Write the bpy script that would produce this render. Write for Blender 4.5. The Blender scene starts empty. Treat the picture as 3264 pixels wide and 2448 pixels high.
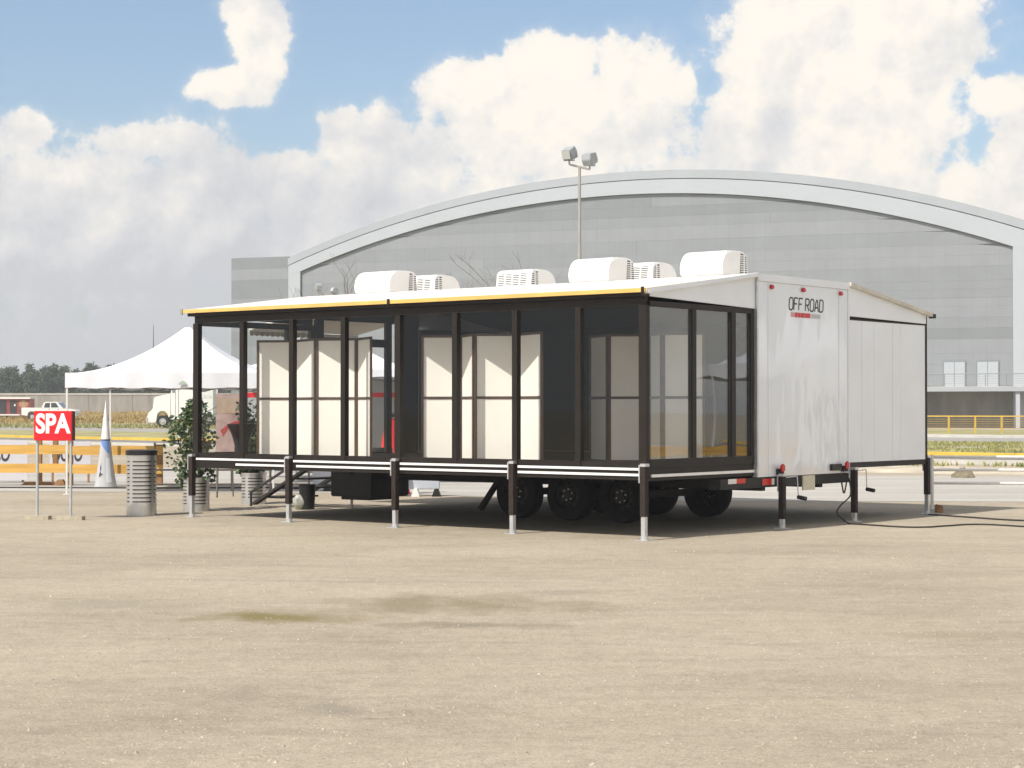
import bpy, bmesh, math, random
from mathutils import Vector, Matrix
R = math.radians
rnd = random.Random(7)
sc = bpy.context.scene
COL = sc.collection

# ------------------------------------------------------------------ camera
cam = bpy.data.cameras.new('camera'); cam.lens = 67.2; cam.sensor_width = 36
cam.clip_start = .1; cam.clip_end = 6000
camo = bpy.data.objects.new('camera', cam); COL.objects.link(camo)
camo.location = (0, 0, 1.6); camo.rotation_euler = (R(90 + .756), 0, 0)
sc.camera = camo

# ------------------------------------------------------------------ sun
SUN_AZ = R(225); SUN_EL = R(49)           # sun stands behind the viewer's left shoulder
sun = bpy.data.lights.new('sun', 'SUN'); sun.energy = 4.2; sun.angle = R(.53); sun.color = (1, .96, .895)
suno = bpy.data.objects.new('sun', sun); COL.objects.link(suno)
sd = Vector((math.sin(SUN_AZ) * math.cos(SUN_EL), math.cos(SUN_AZ) * math.cos(SUN_EL), math.sin(SUN_EL)))
suno.rotation_euler = sd.to_track_quat('Z', 'Y').to_euler(); suno.location = sd * 60

# ------------------------------------------------------------------ exposure
vs = sc.view_settings
vs.view_transform = 'Standard'; vs.look = 'None'; vs.gamma = 1; vs.exposure = 0.31; vs.use_curve_mapping = False
sc.render.engine = 'CYCLES'
sc.cycles.use_denoising = True
sc.cycles.max_bounces = 5; sc.cycles.diffuse_bounces = 3; sc.cycles.transparent_max_bounces = 20; sc.cycles.glossy_bounces = 3
sc.cycles.caustics_reflective = False; sc.cycles.caustics_refractive = False
sc.cycles.use_adaptive_sampling = True; sc.cycles.adaptive_threshold = .025

# ------------------------------------------------------------------ sky with cumulus
world = bpy.data.worlds.new('World'); sc.world = world; world.use_nodes = True
def build_sky(nt):
    N, L = nt.nodes, nt.links
    N.clear()
    def new(t, **k):
        n = N.new(t)
        for a, b in k.items(): setattr(n, a, b)
        return n
    def put(s, v):
        if isinstance(v, bpy.types.NodeSocket): L.new(v, s)
        else: s.default_value = v
    def M(op, a, b=None, c=None, clamp=False):
        n = new('ShaderNodeMath', operation=op, use_clamp=clamp); put(n.inputs[0], a)
        if b is not None: put(n.inputs[1], b)
        if c is not None: put(n.inputs[2], c)
        return n.outputs[0]
    def V(op, a, b=None, c=None):
        n = new('ShaderNodeVectorMath', operation=op); put(n.inputs[0], a)
        if b is not None: put(n.inputs[1], b)
        if c is not None: put(n.inputs[2], c)
        return n.outputs['Value'] if op in ('LENGTH', 'DOT_PRODUCT') else n.outputs[0]
    def noise(vec, scale, det, rough=.55, w=None):
        n = new('ShaderNodeTexNoise'); n.noise_dimensions = '3D'
        put(n.inputs['Vector'], vec); n.inputs['Scale'].default_value = scale
        n.inputs['Detail'].default_value = det; n.inputs['Roughness'].default_value = rough
        return n.outputs[0]
    def sstep(x, a, b):
        n = new('ShaderNodeMapRange', interpolation_type='SMOOTHSTEP', clamp=True)
        put(n.inputs[0], x); n.inputs[1].default_value = a; n.inputs[2].default_value = b
        return n.outputs[0]
    tc = new('ShaderNodeTexCoord'); d = V('NORMALIZE', tc.outputs['Generated'])
    sp = new('ShaderNodeSeparateXYZ'); L.new(d, sp.inputs[0])
    az = M('ARCTAN2', sp.outputs[0], sp.outputs[1]); el = M('ARCSINE', sp.outputs[2])
    cb = new('ShaderNodeCombineXYZ'); L.new(az, cb.inputs[0]); L.new(el, cb.inputs[1])
    p = cb.outputs[0]
    # cloud heads: azimuth, elevation, half widths (radians)
    heads = [(-.131,.197,.021,.021),(-.143,.166,.023,.011),(-.130,.181,.013,.014),(-.139,.203,.016,.012),
      (-.249,.140,.018,.014),(-.272,.136,.022,.016),(-.193,.136,.026,.012),(-.166,.136,.016,.012),
      (-.235,.108,.075,.036),(-.17,.108,.05,.036),(-.225,.07,.10,.035),(-.10,.075,.10,.034),
      (-.088,.142,.014,.018),(-.070,.132,.026,.026),(-.10,.105,.05,.024),
      (-.025,.168,.026,.018),(.022,.176,.027,.019),(.066,.170,.026,.026),(.022,.142,.075,.036),(.03,.10,.10,.042),
      (.0905,.166,.0065,.011),(.142,.198,.038,.034),(.190,.200,.052,.036),(.128,.142,.034,.034),(.178,.150,.06,.045),
      (.165,.10,.09,.05),(.252,.158,.019,.013),(.266,.128,.026,.028),(.235,.10,.06,.03),(.118,.178,.014,.008),(.155,.172,.05,.035),(.198,.176,.05,.035),(.225,.185,.025,.03),(.05,.15,.05,.03),(-.066,.108,.045,.032),(-.045,.128,.03,.022),(-.12,.118,.03,.016)]
    F = None
    for a, e, ra, re in heads:
        q = V('MULTIPLY_ADD', p, (1 / ra, 1 / re, 0), (-a / ra, -e / re, 0))
        s = M('SUBTRACT', 1.0, V('LENGTH', q))
        F = s if F is None else M('SMOOTH_MAX', F, s, .18)
    nz = noise(d, 26, 6, .60); nf = noise(d, 85, 4, .62)
    # bank of cloud along the whole horizon, and loose cloud round the rest of the sky
    bank = M('MULTIPLY', M('SUBTRACT', .082, el), 12.0)
    F = M('SMOOTH_MAX', F, bank, .2)
    gen = M('MULTIPLY', M('SUBTRACT', noise(d, 2.6, 4, .5), .47), 4.5)
    aw = sstep(M('ABSOLUTE', az), .285, .42); ew = sstep(el, .235, .33)
    out = M('MAXIMUM', aw, ew)
    F = M('MAXIMUM', F, M('ADD', M('MULTIPLY', out, 4.0), M('SUBTRACT', gen, 4.0)))
    Fn = M('ADD', F, M('MULTIPLY', M('SUBTRACT', nz, .5), 1.7))
    Fn = M('ADD', Fn, M('MULTIPLY', M('SUBTRACT', nf, .5), .65))
    mask = M('ADD', M('MULTIPLY', sstep(Fn, .0, .24), .72), M('MULTIPLY', sstep(Fn, -.3, .5), .28))
    # relief of the heads: difference of the same noise a little towards the sun
    off = V('ADD', d, (-.006, 0.0, .009))
    emb = M('SUBTRACT', nz, noise(off, 26, 6, .60))
    emb2 = M('SUBTRACT', noise(d, 9, 2, .5), noise(V('ADD', d, (-.012, 0, .018)), 9, 2, .5))
    big = noise(d, 6.5, 3, .5)
    azw = sstep(az, -.16, .06)
    b = M('ADD', .64, M('MULTIPLY', emb, 1.5))
    b = M('ADD', b, M('MULTIPLY', emb2, 1.8))
    b = M('ADD', b, M('MULTIPLY', M('SUBTRACT', big, .5), .6))
    b = M('ADD', b, M('MULTIPLY', M('SUBTRACT', azw, .5), .40))
    b = M('ADD', b, M('MULTIPLY', M('MINIMUM', M('SUBTRACT', el, .125), .03), M('SUBTRACT', 6.0, M('MULTIPLY', azw, 4.5))), clamp=True)
    ramp = new('ShaderNodeValToRGB'); L.new(b, ramp.inputs[0])
    e = ramp.color_ramp.elements
    e[0].position = .10; e[0].color = (.61, .62, .65, 1)
    e[1].position = .95; e[1].color = (1.0, .94, .85, 1)
    m = e.new(.5); m.color = (.76, .755, .755, 1)
    sky = new('ShaderNodeTexSky'); sky.sky_type = 'NISHITA'; sky.sun_disc = False
    sky.sun_elevation = SUN_EL; sky.sun_rotation = SUN_AZ; sky.air_density = 1.0; sky.dust_density = 1.6; sky.ozone_density = 1.4
    bg1 = new('ShaderNodeBackground'); L.new(sky.outputs[0], bg1.inputs[0]); bg1.inputs[1].default_value = .122
    bg2 = new('ShaderNodeBackground'); L.new(ramp.outputs[0], bg2.inputs[0]); bg2.inputs[1].default_value = .86
    mx = new('ShaderNodeMixShader'); L.new(mask, mx.inputs[0]); L.new(bg1.outputs[0], mx.inputs[1]); L.new(bg2.outputs[0], mx.inputs[2])
    o = new('ShaderNodeOutputWorld'); L.new(mx.outputs[0], o.inputs[0])
build_sky(world.node_tree)
world.cycles.sampling_method = 'MANUAL'; world.cycles.sample_map_resolution = 1024

# ------------------------------------------------------------------ materials
MATS = {}
def mat(name, col, rough=.6, metal=0., var=.0, vscale=3., bump=0., bscale=30., spec=.4, coat=0., stretch=None, col2=None, det=5):
    """procedural Principled: base colour mottled by noise, fine bump"""
    if name in MATS: return MATS[name]
    m = bpy.data.materials.new(name); m.use_nodes = True; nt = m.node_tree; N, L = nt.nodes, nt.links
    b = N['Principled BSDF']; b.inputs['Roughness'].default_value = rough; b.inputs['Metallic'].default_value = metal
    b.inputs['Specular IOR Level'].default_value = spec
    if coat: b.inputs['Coat Weight'].default_value = coat; b.inputs['Coat Roughness'].default_value = .08
    b.inputs['Base Color'].default_value = (*col, 1)
    if var or bump:
        tc = N.new('ShaderNodeTexCoord'); mp = N.new('ShaderNodeMapping'); L.new(tc.outputs['Object'], mp.inputs[0])
        if stretch: mp.inputs['Scale'].default_value = stretch
    if var:
        n = N.new('ShaderNodeTexNoise'); n.inputs['Scale'].default_value = vscale; n.inputs['Detail'].default_value = det
        n.inputs['Roughness'].default_value = .6
        L.new(mp.outputs[0], n.inputs['Vector'])
        r = N.new('ShaderNodeValToRGB'); L.new(n.outputs[0], r.inputs[0])
        r.color_ramp.elements[0].position = .3; r.color_ramp.elements[1].position = .72
        c2 = col2 if col2 else tuple(min(1, c * (1 + var)) for c in col)
        c1 = tuple(c * (1 - var) for c in col)
        r.color_ramp.elements[0].color = (*c1, 1); r.color_ramp.elements[1].color = (*c2, 1)
        L.new(r.outputs[0], b.inputs['Base Color'])
    if bump:
        n2 = N.new('ShaderNodeTexNoise'); n2.inputs['Scale'].default_value = bscale; n2.inputs['Detail'].default_value = 4
        L.new(mp.outputs[0], n2.inputs['Vector'])
        bp = N.new('ShaderNodeBump'); bp.inputs['Strength'].default_value = bump; bp.inputs['Distance'].default_value = .02
        L.new(n2.outputs[0], bp.inputs['Height']); L.new(bp.outputs[0], b.inputs['Normal'])
    MATS[name] = m; return m

def glass(name, tint, refl):
    m = bpy.data.materials.new(name); m.use_nodes = True; nt = m.node_tree; N, L = nt.nodes, nt.links; N.clear()
    t = N.new('ShaderNodeBsdfTransparent'); t.inputs[0].default_value = (*tint, 1)
    g = N.new('ShaderNodeBsdfGlossy'); g.inputs['Roughness'].default_value = .01; g.inputs['Color'].default_value = (.95, .97, .97, 1)
    f = N.new('ShaderNodeLayerWeight'); f.inputs['Blend'].default_value = .5
    pw = N.new('ShaderNodeMath'); pw.operation = 'POWER'; L.new(f.outputs['Facing'], pw.inputs[0]); pw.inputs[1].default_value = 5
    k = N.new('ShaderNodeMath'); k.operation = 'MULTIPLY_ADD'; k.use_clamp = True; L.new(pw.outputs[0], k.inputs[0]); k.inputs[1].default_value = 1 - refl; k.inputs[2].default_value = refl
    n = N.new('ShaderNodeTexNoise'); n.inputs['Scale'].default_value = 1.3; n.inputs['Detail'].default_value = 1
    tc = N.new('ShaderNodeTexCoord'); L.new(tc.outputs['Object'], n.inputs['Vector'])
    bp = N.new('ShaderNodeBump'); bp.inputs['Strength'].default_value = .04; bp.inputs['Distance'].default_value = .05
    L.new(n.outputs[0], bp.inputs['Height']); L.new(bp.outputs[0], g.inputs['Normal'])
    x = N.new('ShaderNodeMixShader'); L.new(k.outputs[0], x.inputs[0]); L.new(t.outputs[0], x.inputs[1]); L.new(g.outputs[0], x.inputs[2])
    o = N.new('ShaderNodeOutputMaterial'); L.new(x.outputs[0], o.inputs[0])
    return m

WHITE = mat('white_paint', (.745, .78, .82), .30, var=.03, vscale=2, spec=.5, coat=.7, bump=.10, bscale=2.2, stretch=(1, 1, .45))
def wavy_white():
    m = WHITE; nt = m.node_tree; N, L = nt.nodes, nt.links; p = N['Principled BSDF']
    p.inputs['Coat Weight'].default_value = 1; p.inputs['Coat Roughness'].default_value = .05; p.inputs['Coat IOR'].default_value = 1.65
    tc = N.new('ShaderNodeTexCoord'); mp = N.new('ShaderNodeMapping'); mp.inputs['Scale'].default_value = (1, 1.6, .55); L.new(tc.outputs['Object'], mp.inputs[0])
    n = N.new('ShaderNodeTexNoise'); n.inputs['Scale'].default_value = 1.5; n.inputs['Detail'].default_value = 1.5; L.new(mp.outputs[0], n.inputs['Vector'])
    bp = N.new('ShaderNodeBump'); bp.inputs['Strength'].default_value = .55; bp.inputs['Distance'].default_value = .03
    L.new(n.outputs[0], bp.inputs['Height']); L.new(bp.outputs[0], p.inputs['Coat Normal'])
wavy_white()
WHITE2 = mat('white_panel_paint', (.82, .85, .885), .36, var=.04, vscale=1.5, bump=.02, bscale=4)
ROOFM = mat('roof_skin', (.72, .675, .60), .5, var=.06, vscale=1.2, bump=.05, bscale=2)
FRAME = mat('dark_bronze_frame', (.018, .0135, .011), .5, var=.2, vscale=5, spec=.25)
CHASSIS = mat('chassis_black', (.016, .014, .013), .6, var=.3, vscale=4)
RUST = mat('rusty_dark_steel', (.022, .013, .010), .75, var=.45, vscale=12, bump=.2, bscale=40)
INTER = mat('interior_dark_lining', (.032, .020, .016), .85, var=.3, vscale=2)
CARPET = mat('brown_floor', (.09, .055, .032), .9, var=.3, vscale=9, bump=.3, bscale=90)
ALU = mat('mill_aluminium', (.62, .63, .63), .38, .65, var=.12, vscale=8)
WSTRIP = mat('white_aluminium_track', (.82, .82, .80), .35, .1, var=.05, vscale=6)
STEEL = mat('brushed_steel', (.60, .59, .57), .33, .8, var=.10, vscale=14, stretch=(1, 1, .15))
YELLOW = mat('yellow_edge_paint', (.68, .43, .13), .5, var=.12, vscale=4)
RED = mat('red_lens', (.55, .02, .02), .2, spec=.6)
CREAM = mat('cream_board', (.83, .795, .725), .65, var=.025, vscale=3)
BROWNF = mat('brown_wood_frame', (.075, .042, .026), .55, var=.3, vscale=10, stretch=(1, 1, .2))
TYRE = mat('tyre_rubber', (.014, .013, .013), .85, var=.25, vscale=20, bump=.3, bscale=60)
RIM = mat('dull_rim_steel', (.05, .045, .04), .5, .4, var=.3, vscale=12)
ACW = mat('white_abs_plastic', (.85, .84, .82), .38, var=.03, vscale=5)
BLACK = mat('black_plastic', (.012, .012, .012), .45, var=.2, vscale=10)
DARKGAP = mat('dark_void', (.03, .03, .03), .9)
GL_F = glass('window_glass', (.985, .988, .985), .019)
GL_E = glass('end_window_glass', (.95, .96, .955), .10)

# ------------------------------------------------------------------ mesh helpers
class B:
    def __init__(s): s.v = []; s.f = []
    def add(s, vs, fs):
        o = len(s.v); s.v += [tuple(v) for v in vs]; s.f += [tuple(i + o for i in f) for f in fs]; return s
    def box(s, x0, x1, y0, y1, z0, z1):
        x0, x1 = min(x0, x1), max(x0, x1); y0, y1 = min(y0, y1), max(y0, y1); z0, z1 = min(z0, z1), max(z0, z1)
        return s.add([(x0,y0,z0),(x1,y0,z0),(x1,y1,z0),(x0,y1,z0),(x0,y0,z1),(x1,y0,z1),(x1,y1,z1),(x0,y1,z1)],
                     [(0,3,2,1),(4,5,6,7),(0,1,5,4),(1,2,6,5),(2,3,7,6),(3,0,4,7)])
    def cyl(s, p0, p1, r0, r1=None, n=12, caps=True):
        r1 = r0 if r1 is None else r1
        p0, p1 = Vector(p0), Vector(p1); a = (p1 - p0).normalized()
        b = a.orthogonal().normalized(); c = a.cross(b)
        vs = []
        for p, r in ((p0, r0), (p1, r1)):
            for i in range(n):
                t = 2 * math.pi * i / n; vs.append(p + (b * math.cos(t) + c * math.sin(t)) * r)
        fs = [(i, (i + 1) % n, n + (i + 1) % n, n + i) for i in range(n)]
        if caps: fs += [tuple(range(n - 1, -1, -1)), tuple(range(n, 2 * n))]
        return s.add(vs, fs)
    def tube(s, pts, r, n=7):
        for a, b in zip(pts, pts[1:]): s.cyl(a, b, r, r, n)
        return s
    def bar(s, p0, p1, w, h, up=(0, 0, 1)):
        """rectangular bar between two points: w sideways, h along up"""
        p0, p1 = Vector(p0), Vector(p1); a = (p1 - p0).normalized(); u = Vector(up)
        sd_ = a.cross(u).normalized() * w / 2; uu = sd_.cross(a).normalized() * h / 2
        vs = [p + i * sd_ + j * uu for p in (p0, p1) for i, j in ((-1, -1), (1, -1), (1, 1), (-1, 1))]
        return s.add(vs, [(0,1,2,3),(7,6,5,4),(0,4,5,1),(1,5,6,2),(2,6,7,3),(3,7,4,0)])
    def prism(s, poly, fn, a, b):
        """poly of 2-D points swept from a to b; fn(p, q, t) -> xyz"""
        n = len(poly)
        vs = [fn(p, q, a) for p, q in poly] + [fn(p, q, b) for p, q in poly]
        fs = [tuple(range(n)), tuple(range(2 * n - 1, n - 1, -1))] + [(i, n + i, n + (i + 1) % n, (i + 1) % n) for i in range(n)]
        return s.add(vs, fs)
    def lathe(s, prof, c=(0, 0, 0), n=24, axis='z'):
        vs = []
        for r, h in prof:
            for i in range(n):
                t = 2 * math.pi * i / n; a, b = r * math.cos(t), r * math.sin(t)
                q = (a, b, h) if axis == 'z' else (a, h, b) if axis == 'y' else (h, a, b)
                vs.append((c[0] + q[0], c[1] + q[1], c[2] + q[2]))
        fs = [(k * n + i, k * n + (i + 1) % n, (k + 1) * n + (i + 1) % n, (k + 1) * n + i) for k in range(len(prof) - 1) for i in range(n)]
        return s.add(vs, fs)
    def obj(s, name, m, parent=None, smooth=False, bevel=0, fix=True, label=None, cat=None, group=None, kind=None, loc=None, rotz=0):
        me = bpy.data.meshes.new(name); me.from_pydata(s.v, [], s.f); me.update()
        if fix:
            bm = bmesh.new(); bm.from_mesh(me); bmesh.ops.recalc_face_normals(bm, faces=bm.faces[:])
            if bevel: bmesh.ops.bevel(bm, geom=bm.edges[:], offset=bevel, segments=2, affect='EDGES', clamp_overlap=True)
            bm.to_mesh(me); bm.free()
        if m: me.materials.append(m)
        if smooth:
            me.polygons.foreach_set('use_smooth', [True] * len(me.polygons))
            me.set_sharp_from_angle(angle=R(40))
        o = bpy.data.objects.new(name, me); COL.objects.link(o)
        if parent: o.parent = parent
        if loc is not None: o.location = loc
        o.rotation_euler.z = rotz
        return tag(o, label, cat, group, kind)
def tag(o, label=None, cat=None, group=None, kind=None):
    if label: o['label'] = label
    if cat: o['category'] = cat
    if group: o['group'] = group
    if kind: o['kind'] = kind
    return o
def thing(name, label, cat, loc=(0, 0, 0), rotz=0, group=None):
    o = bpy.data.objects.new(name, None); COL.objects.link(o); o.empty_display_size = .2
    o.location = loc; o.rotation_euler = (0, 0, rotz)
    return tag(o, label, cat, group)
def copy_tree(o, parent=None):
    c = o.copy(); COL.objects.link(c); c.parent = parent
    for ch in o.children: copy_tree(ch, c)
    return c
def text(name, body, size, m, parent, loc, rot, ext=.004, off=0, shear=0, sx=1, align='CENTER'):
    cu = bpy.data.curves.new(name, 'FONT'); cu.body = body; cu.size = size; cu.extrude = ext; cu.offset = off; cu.shear = shear
    cu.align_x = align; cu.align_y = 'CENTER'; cu.materials.append(m)
    tmp = bpy.data.objects.new(name, cu); COL.objects.link(tmp)
    dg = bpy.context.evaluated_depsgraph_get(); dg.update()
    me = bpy.data.meshes.new_from_object(tmp.evaluated_get(dg)); bpy.data.objects.remove(tmp); bpy.data.curves.remove(cu)
    me.name = name
    if not me.materials: me.materials.append(m)
    o = bpy.data.objects.new(name, me); COL.objects.link(o); o.parent = parent
    o.location = loc; o.rotation_euler = rot; o.scale = (sx, 1, 1)
    return o
def smooth_noise(x, y, s=0):
    return (math.sin(x * 1.7 + s) * math.cos(y * 1.3 - s * 1.7) + .5 * math.sin(x * 3.9 - y * 2.7 + s * 2.1) + .3 * math.sin(x * 8.3 + y * 6.1 + s)) / 1.8

# ================================================================== GROUND
def ground_material():
    m = bpy.data.materials.new('limestone_lot'); m.use_nodes = True; nt = m.node_tree; N, L = nt.nodes, nt.links
    b = N['Principled BSDF']; b.inputs['Roughness'].default_value = .92; b.inputs['Specular IOR Level'].default_value = .2
    geo = N.new('ShaderNodeNewGeometry'); pos = geo.outputs['Position']
    def noise(scale, det, rough=.6, sc_=None, dist=0):
        mp = N.new('ShaderNodeMapping'); L.new(pos, mp.inputs[0])
        if sc_: mp.inputs['Scale'].default_value = sc_
        n = N.new('ShaderNodeTexNoise'); n.inputs['Scale'].default_value = scale; n.inputs['Detail'].default_value = det
        n.inputs['Roughness'].default_value = rough; n.inputs['Distortion'].default_value = dist; L.new(mp.outputs[0], n.inputs['Vector']); return n.outputs[0]
    def ramp(fac, stops):
        r = N.new('ShaderNodeValToRGB'); L.new(fac, r.inputs[0]); e = r.color_ramp.elements
        e[0].position, e[0].color = stops[0][0], (*stops[0][1], 1); e[1].position, e[1].color = stops[-1][0], (*stops[-1][1], 1)
        for p, c in stops[1:-1]: q = e.new(p); q.color = (*c, 1)
        return r.outputs[0]
    def mix(a, b_, f, mode='MIX'):
        x = N.new('ShaderNodeMix'); x.data_type = 'RGBA'; x.blend_type = mode
        if isinstance(f, float): x.inputs[0].default_value = f
        else: L.new(f, x.inputs[0])
        for i, v in ((6, a), (7, b_)):
            if isinstance(v, tuple): x.inputs[i].default_value = (*v, 1)
            else: L.new(v, x.inputs[i])
        return x.outputs[2]
    def math_(op, a, b_, clamp=False):
        n = N.new('ShaderNodeMath'); n.operation = op; n.use_clamp = clamp
        for i, v in ((0, a), (1, b_)):
            if isinstance(v, (int, float)): n.inputs[i].default_value = v
            else: L.new(v, n.inputs[i])
        return n.outputs[0]
    base = ramp(noise(.22, 7, .62), [(.28, (.325, .278, .208)), (.5, (.382, .328, .25)), (.72, (.435, .377, .292))])
    # long drag marks and wheel tracks left by vehicles across the lot
    tr = ramp(noise(.8, 8, .7, (.45, 1.0, 1), .8), [(.34, (.88, .875, .87)), (.50, (1, 1, 1)), (.70, (1.07, 1.065, 1.05))])
    c = mix(base, tr, 1.0, 'MULTIPLY')
    tr2 = ramp(noise(1.0, 8, .72, (.12, 1.2, 1), .5), [(.30, (.76, .75, .75)), (.44, (1, 1, 1)), (.9, (1, 1, 1))])
    c = mix(c, tr2, .5, 'MULTIPLY')
    mf = ramp(noise(5, 6, .75), [(.28, (.74, .73, .72)), (.5, (1, 1, 1)), (.72, (1.18, 1.18, 1.17))])
    c = mix(c, mf, .6, 'MULTIPLY')
    mg = ramp(noise(17, 5, .8), [(.30, (.72, .71, .70)), (.5, (1, 1, 1)), (.7, (1.2, 1.2, 1.19))])
    c = mix(c, mg, .65, 'MULTIPLY')
    # grit: pale chips and dark pits
    grit = ramp(noise(55, 3, .7), [(.32, (.72, .71, .70)), (.5, (1, 1, 1)), (.68, (1.22, 1.21, 1.19))])
    c = mix(c, grit, .8, 'MULTIPLY')
    vo = N.new('ShaderNodeTexVoronoi'); vo.inputs['Scale'].default_value = 26; L.new(pos, vo.inputs['Vector'])
    chip = ramp(vo.outputs['Distance'], [(.10, (1, 1, 1)), (.22, (0, 0, 0))])
    clump = ramp(noise(1.1, 4, .6), [(.50, (0, 0, 0)), (.66, (1, 1, 1))])
    c = mix(c, (.55, .50, .42), math_('MULTIPLY', math_('MULTIPLY', chip, clump), .5))
    # old algae and oil stains with their own shape
    def stain(cx, cy, rx, ry, col, amt, s):
        nonlocal c
        v = N.new('ShaderNodeVectorMath'); v.operation = 'MULTIPLY_ADD'; L.new(pos, v.inputs[0])
        v.inputs[1].default_value = (1 / rx, 1 / ry, 0); v.inputs[2].default_value = (-cx / rx, -cy / ry, 0)
        ln = N.new('ShaderNodeVectorMath'); ln.operation = 'LENGTH'; L.new(v.outputs[0], ln.inputs[0])
        k = math_('ADD', math_('SUBTRACT', 1.0, ln.outputs['Value']), math_('MULTIPLY', math_('SUBTRACT', noise(s, 6, .62, (1, .5, 1)), .5), 2.6))
        k = math_('MULTIPLY', math_('MULTIPLY', k, 1.4, True), amt)
        c = mix(c, col, k)
    stain(-1.72, 14.7, .75, .55, (.20, .165, .07), 1.0, 1.7)
    stain(-.45, 15.6, 1.4, .9, (.23, .195, .125), .85, 1.5)
    stain(-.35, 14.2, .8, .3, (.21, .18, .13), .8, 2.0)
    stain(.55, 16.7, .55, .3, (.26, .235, .18), .55, 2.0)
    stain(-3.2, 15.6, .7, .5, (.27, .24, .185), .45, 1.6)
    stain(3.1, 13.6, .7, .3, (.27, .235, .16), .5, 2.2)
    stain(4.0, 14.4, .5, .15, (.24, .21, .15), .6, 2.2)
    stain(-.95, 10.2, .16, .22, (.24, .215, .175), .6, 4)
    stain(-.72, 9.9, .12, .05, (.2, .18, .14), .7, 4)
    stain(-5.3, 18.6, .5, .25, (.25, .22, .18), .5, 2.2)
    stain(-7, 17, 2.0, .35, (.29, .255, .21), .45, 1.1)
    # tyre tracks crossing the lot
    sx = N.new('ShaderNodeSeparateXYZ'); L.new(pos, sx.inputs[0])
    wob = math_('MULTIPLY', math_('SUBTRACT', noise(.25, 3, .5), .5), 1.2); brk = ramp(noise(.7, 5, .7), [(.38, (0, 0, 0)), (.6, (1, 1, 1))])
    for y0, k_, w_, amt in ((13.1, .05, .10, .30), (14.9, .05, .10, .26), (10.6, -.04, .09, .26), (12.2, -.04, .09, .22), (17.6, .09, .14, .26), (19.4, .09, .14, .22), (9.35, .02, .07, .2), (20.9, -.06, .16, .22)):
        dv = math_('ABSOLUTE', math_('ADD', math_('SUBTRACT', sx.outputs[1], y0), math_('ADD', math_('MULTIPLY', sx.outputs[0], k_), wob)), 0)
        q_ = math_('SUBTRACT', 1.0, math_('DIVIDE', dv, w_), True)
        c = mix(c, (.20, .175, .14), math_('MULTIPLY', math_('MULTIPLY', q_, brk), amt))
    L.new(c, b.inputs['Base Color'])
    bp = N.new('ShaderNodeBump'); bp.inputs['Strength'].default_value = .8; bp.inputs['Distance'].default_value = .02
    hs = math_('ADD', math_('MULTIPLY', noise(30, 6, .75), .8), math_('MULTIPLY', noise(2.5, 5, .65), 1.2))
    L.new(hs, bp.inputs['Height']); L.new(bp.outputs[0], b.inputs['Normal'])
    return m
GROUND = ground_material()
g = B(); xs = [-700, -300, -120, -40, 0, 40, 120, 300, 700]; ys = [-150, -60, -15, 0, 20, 45, 100, 250, 600, 1400]
g.add([(x, y, 0) for y in ys for x in xs], [(j * 9 + i, j * 9 + i + 1, (j + 1) * 9 + i + 1, (j + 1) * 9 + i) for j in range(9) for i in range(8)])
g.obj('ground', GROUND, kind='structure', fix=False)

def strip(name, near, far, z, m, kind='structure', thick=None, **k):
    """sheet (or low slab) between two polylines"""
    b = B(); n = len(near)
    if thick is None:
        b.add([(x, y, z) for x, y in near] + [(x, y, z) for x, y in far], [(i, i + 1, n + i + 1, n + i) for i in range(n - 1)])
        return b.obj(name, m, kind=kind, fix=False, **k)
    vs = [(x, y, zz) for zz in (z, z + thick) for L_ in (near, far) for x, y in L_]
    fs = []
    for i in range(n - 1):
        a, c, e, f_ = i, n + i, 2 * n + i, 3 * n + i
        fs += [(a, a + 1, c + 1, c), (e, f_, f_ + 1, e + 1), (a, e, e + 1, a + 1), (c, c + 1, f_ + 1, f_)]
    fs += [(0, n, 3 * n, 2 * n), (n - 1, 3 * n - 1, 4 * n - 1, 2 * n - 1)]
    b.add(vs, fs); return b.obj(name, m, kind=kind, **k)
def lerp_line(pts, n=24):
    out = []
    for (x0, y0), (x1, y1) in zip(pts, pts[1:]):
        for i in range(n): t = i / n; out.append((x0 + (x1 - x0) * t, y0 + (y1 - y0) * t))
    out.append(pts[-1]); return out
def shift(pts, d):
    """move a polyline sideways (away from the camera for positive d)"""
    out = []
    for i, (x, y) in enumerate(pts):
        a = pts[max(0, i - 1)]; b = pts[min(len(pts) - 1, i + 1)]
        tx, ty = b[0] - a[0], b[1] - a[1]; l = math.hypot(tx, ty); nx, ny = ty / l, -tx / l
        if ny < 0: nx, ny = -nx, -ny
        out.append((x + nx * d, y + ny * d))
    return out
ASPH = mat('road_asphalt', (.20, .185, .17), .9, var=.18, vscale=.4, bump=.3, bscale=20)
ASPH2 = mat('far_road_asphalt', (.30, .285, .26), .9, var=.15, vscale=.3)
CONC = mat('pale_concrete', (.50, .48, .43), .85, var=.14, vscale=1.2, bump=.2, bscale=20)
APRON = mat('pale_concrete_apron', (.40, .375, .335), .9, var=.17, vscale=.6, bump=.3, bscale=12, stretch=(.25, 1.4, 1))
KYEL = mat('yellow_kerb_paint', (.66, .44, .06), .6, var=.18, vscale=2)
GRASSG = mat('verge_grass_soil', (.25, .25, .09), .95, var=.35, vscale=.35, col2=(.44, .38, .17))
DRYG = mat('dry_grass_soil', (.42, .28, .07), .95, var=.3, vscale=.2, col2=(.45, .34, .12))
DIRT = mat('limestone_rubble', (.48, .42, .32), .95, var=.25, vscale=1.1, bump=.8, bscale=8)

# pale concrete apron behind the parked trailer
strip('concrete_apron', [(-30, 39.5), (-3, 36.4), (3, 33.4), (30, 31.5)], [(-34, 58), (-8, 52), (6, 46.5), (40, 40)], .004, APRON)
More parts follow.
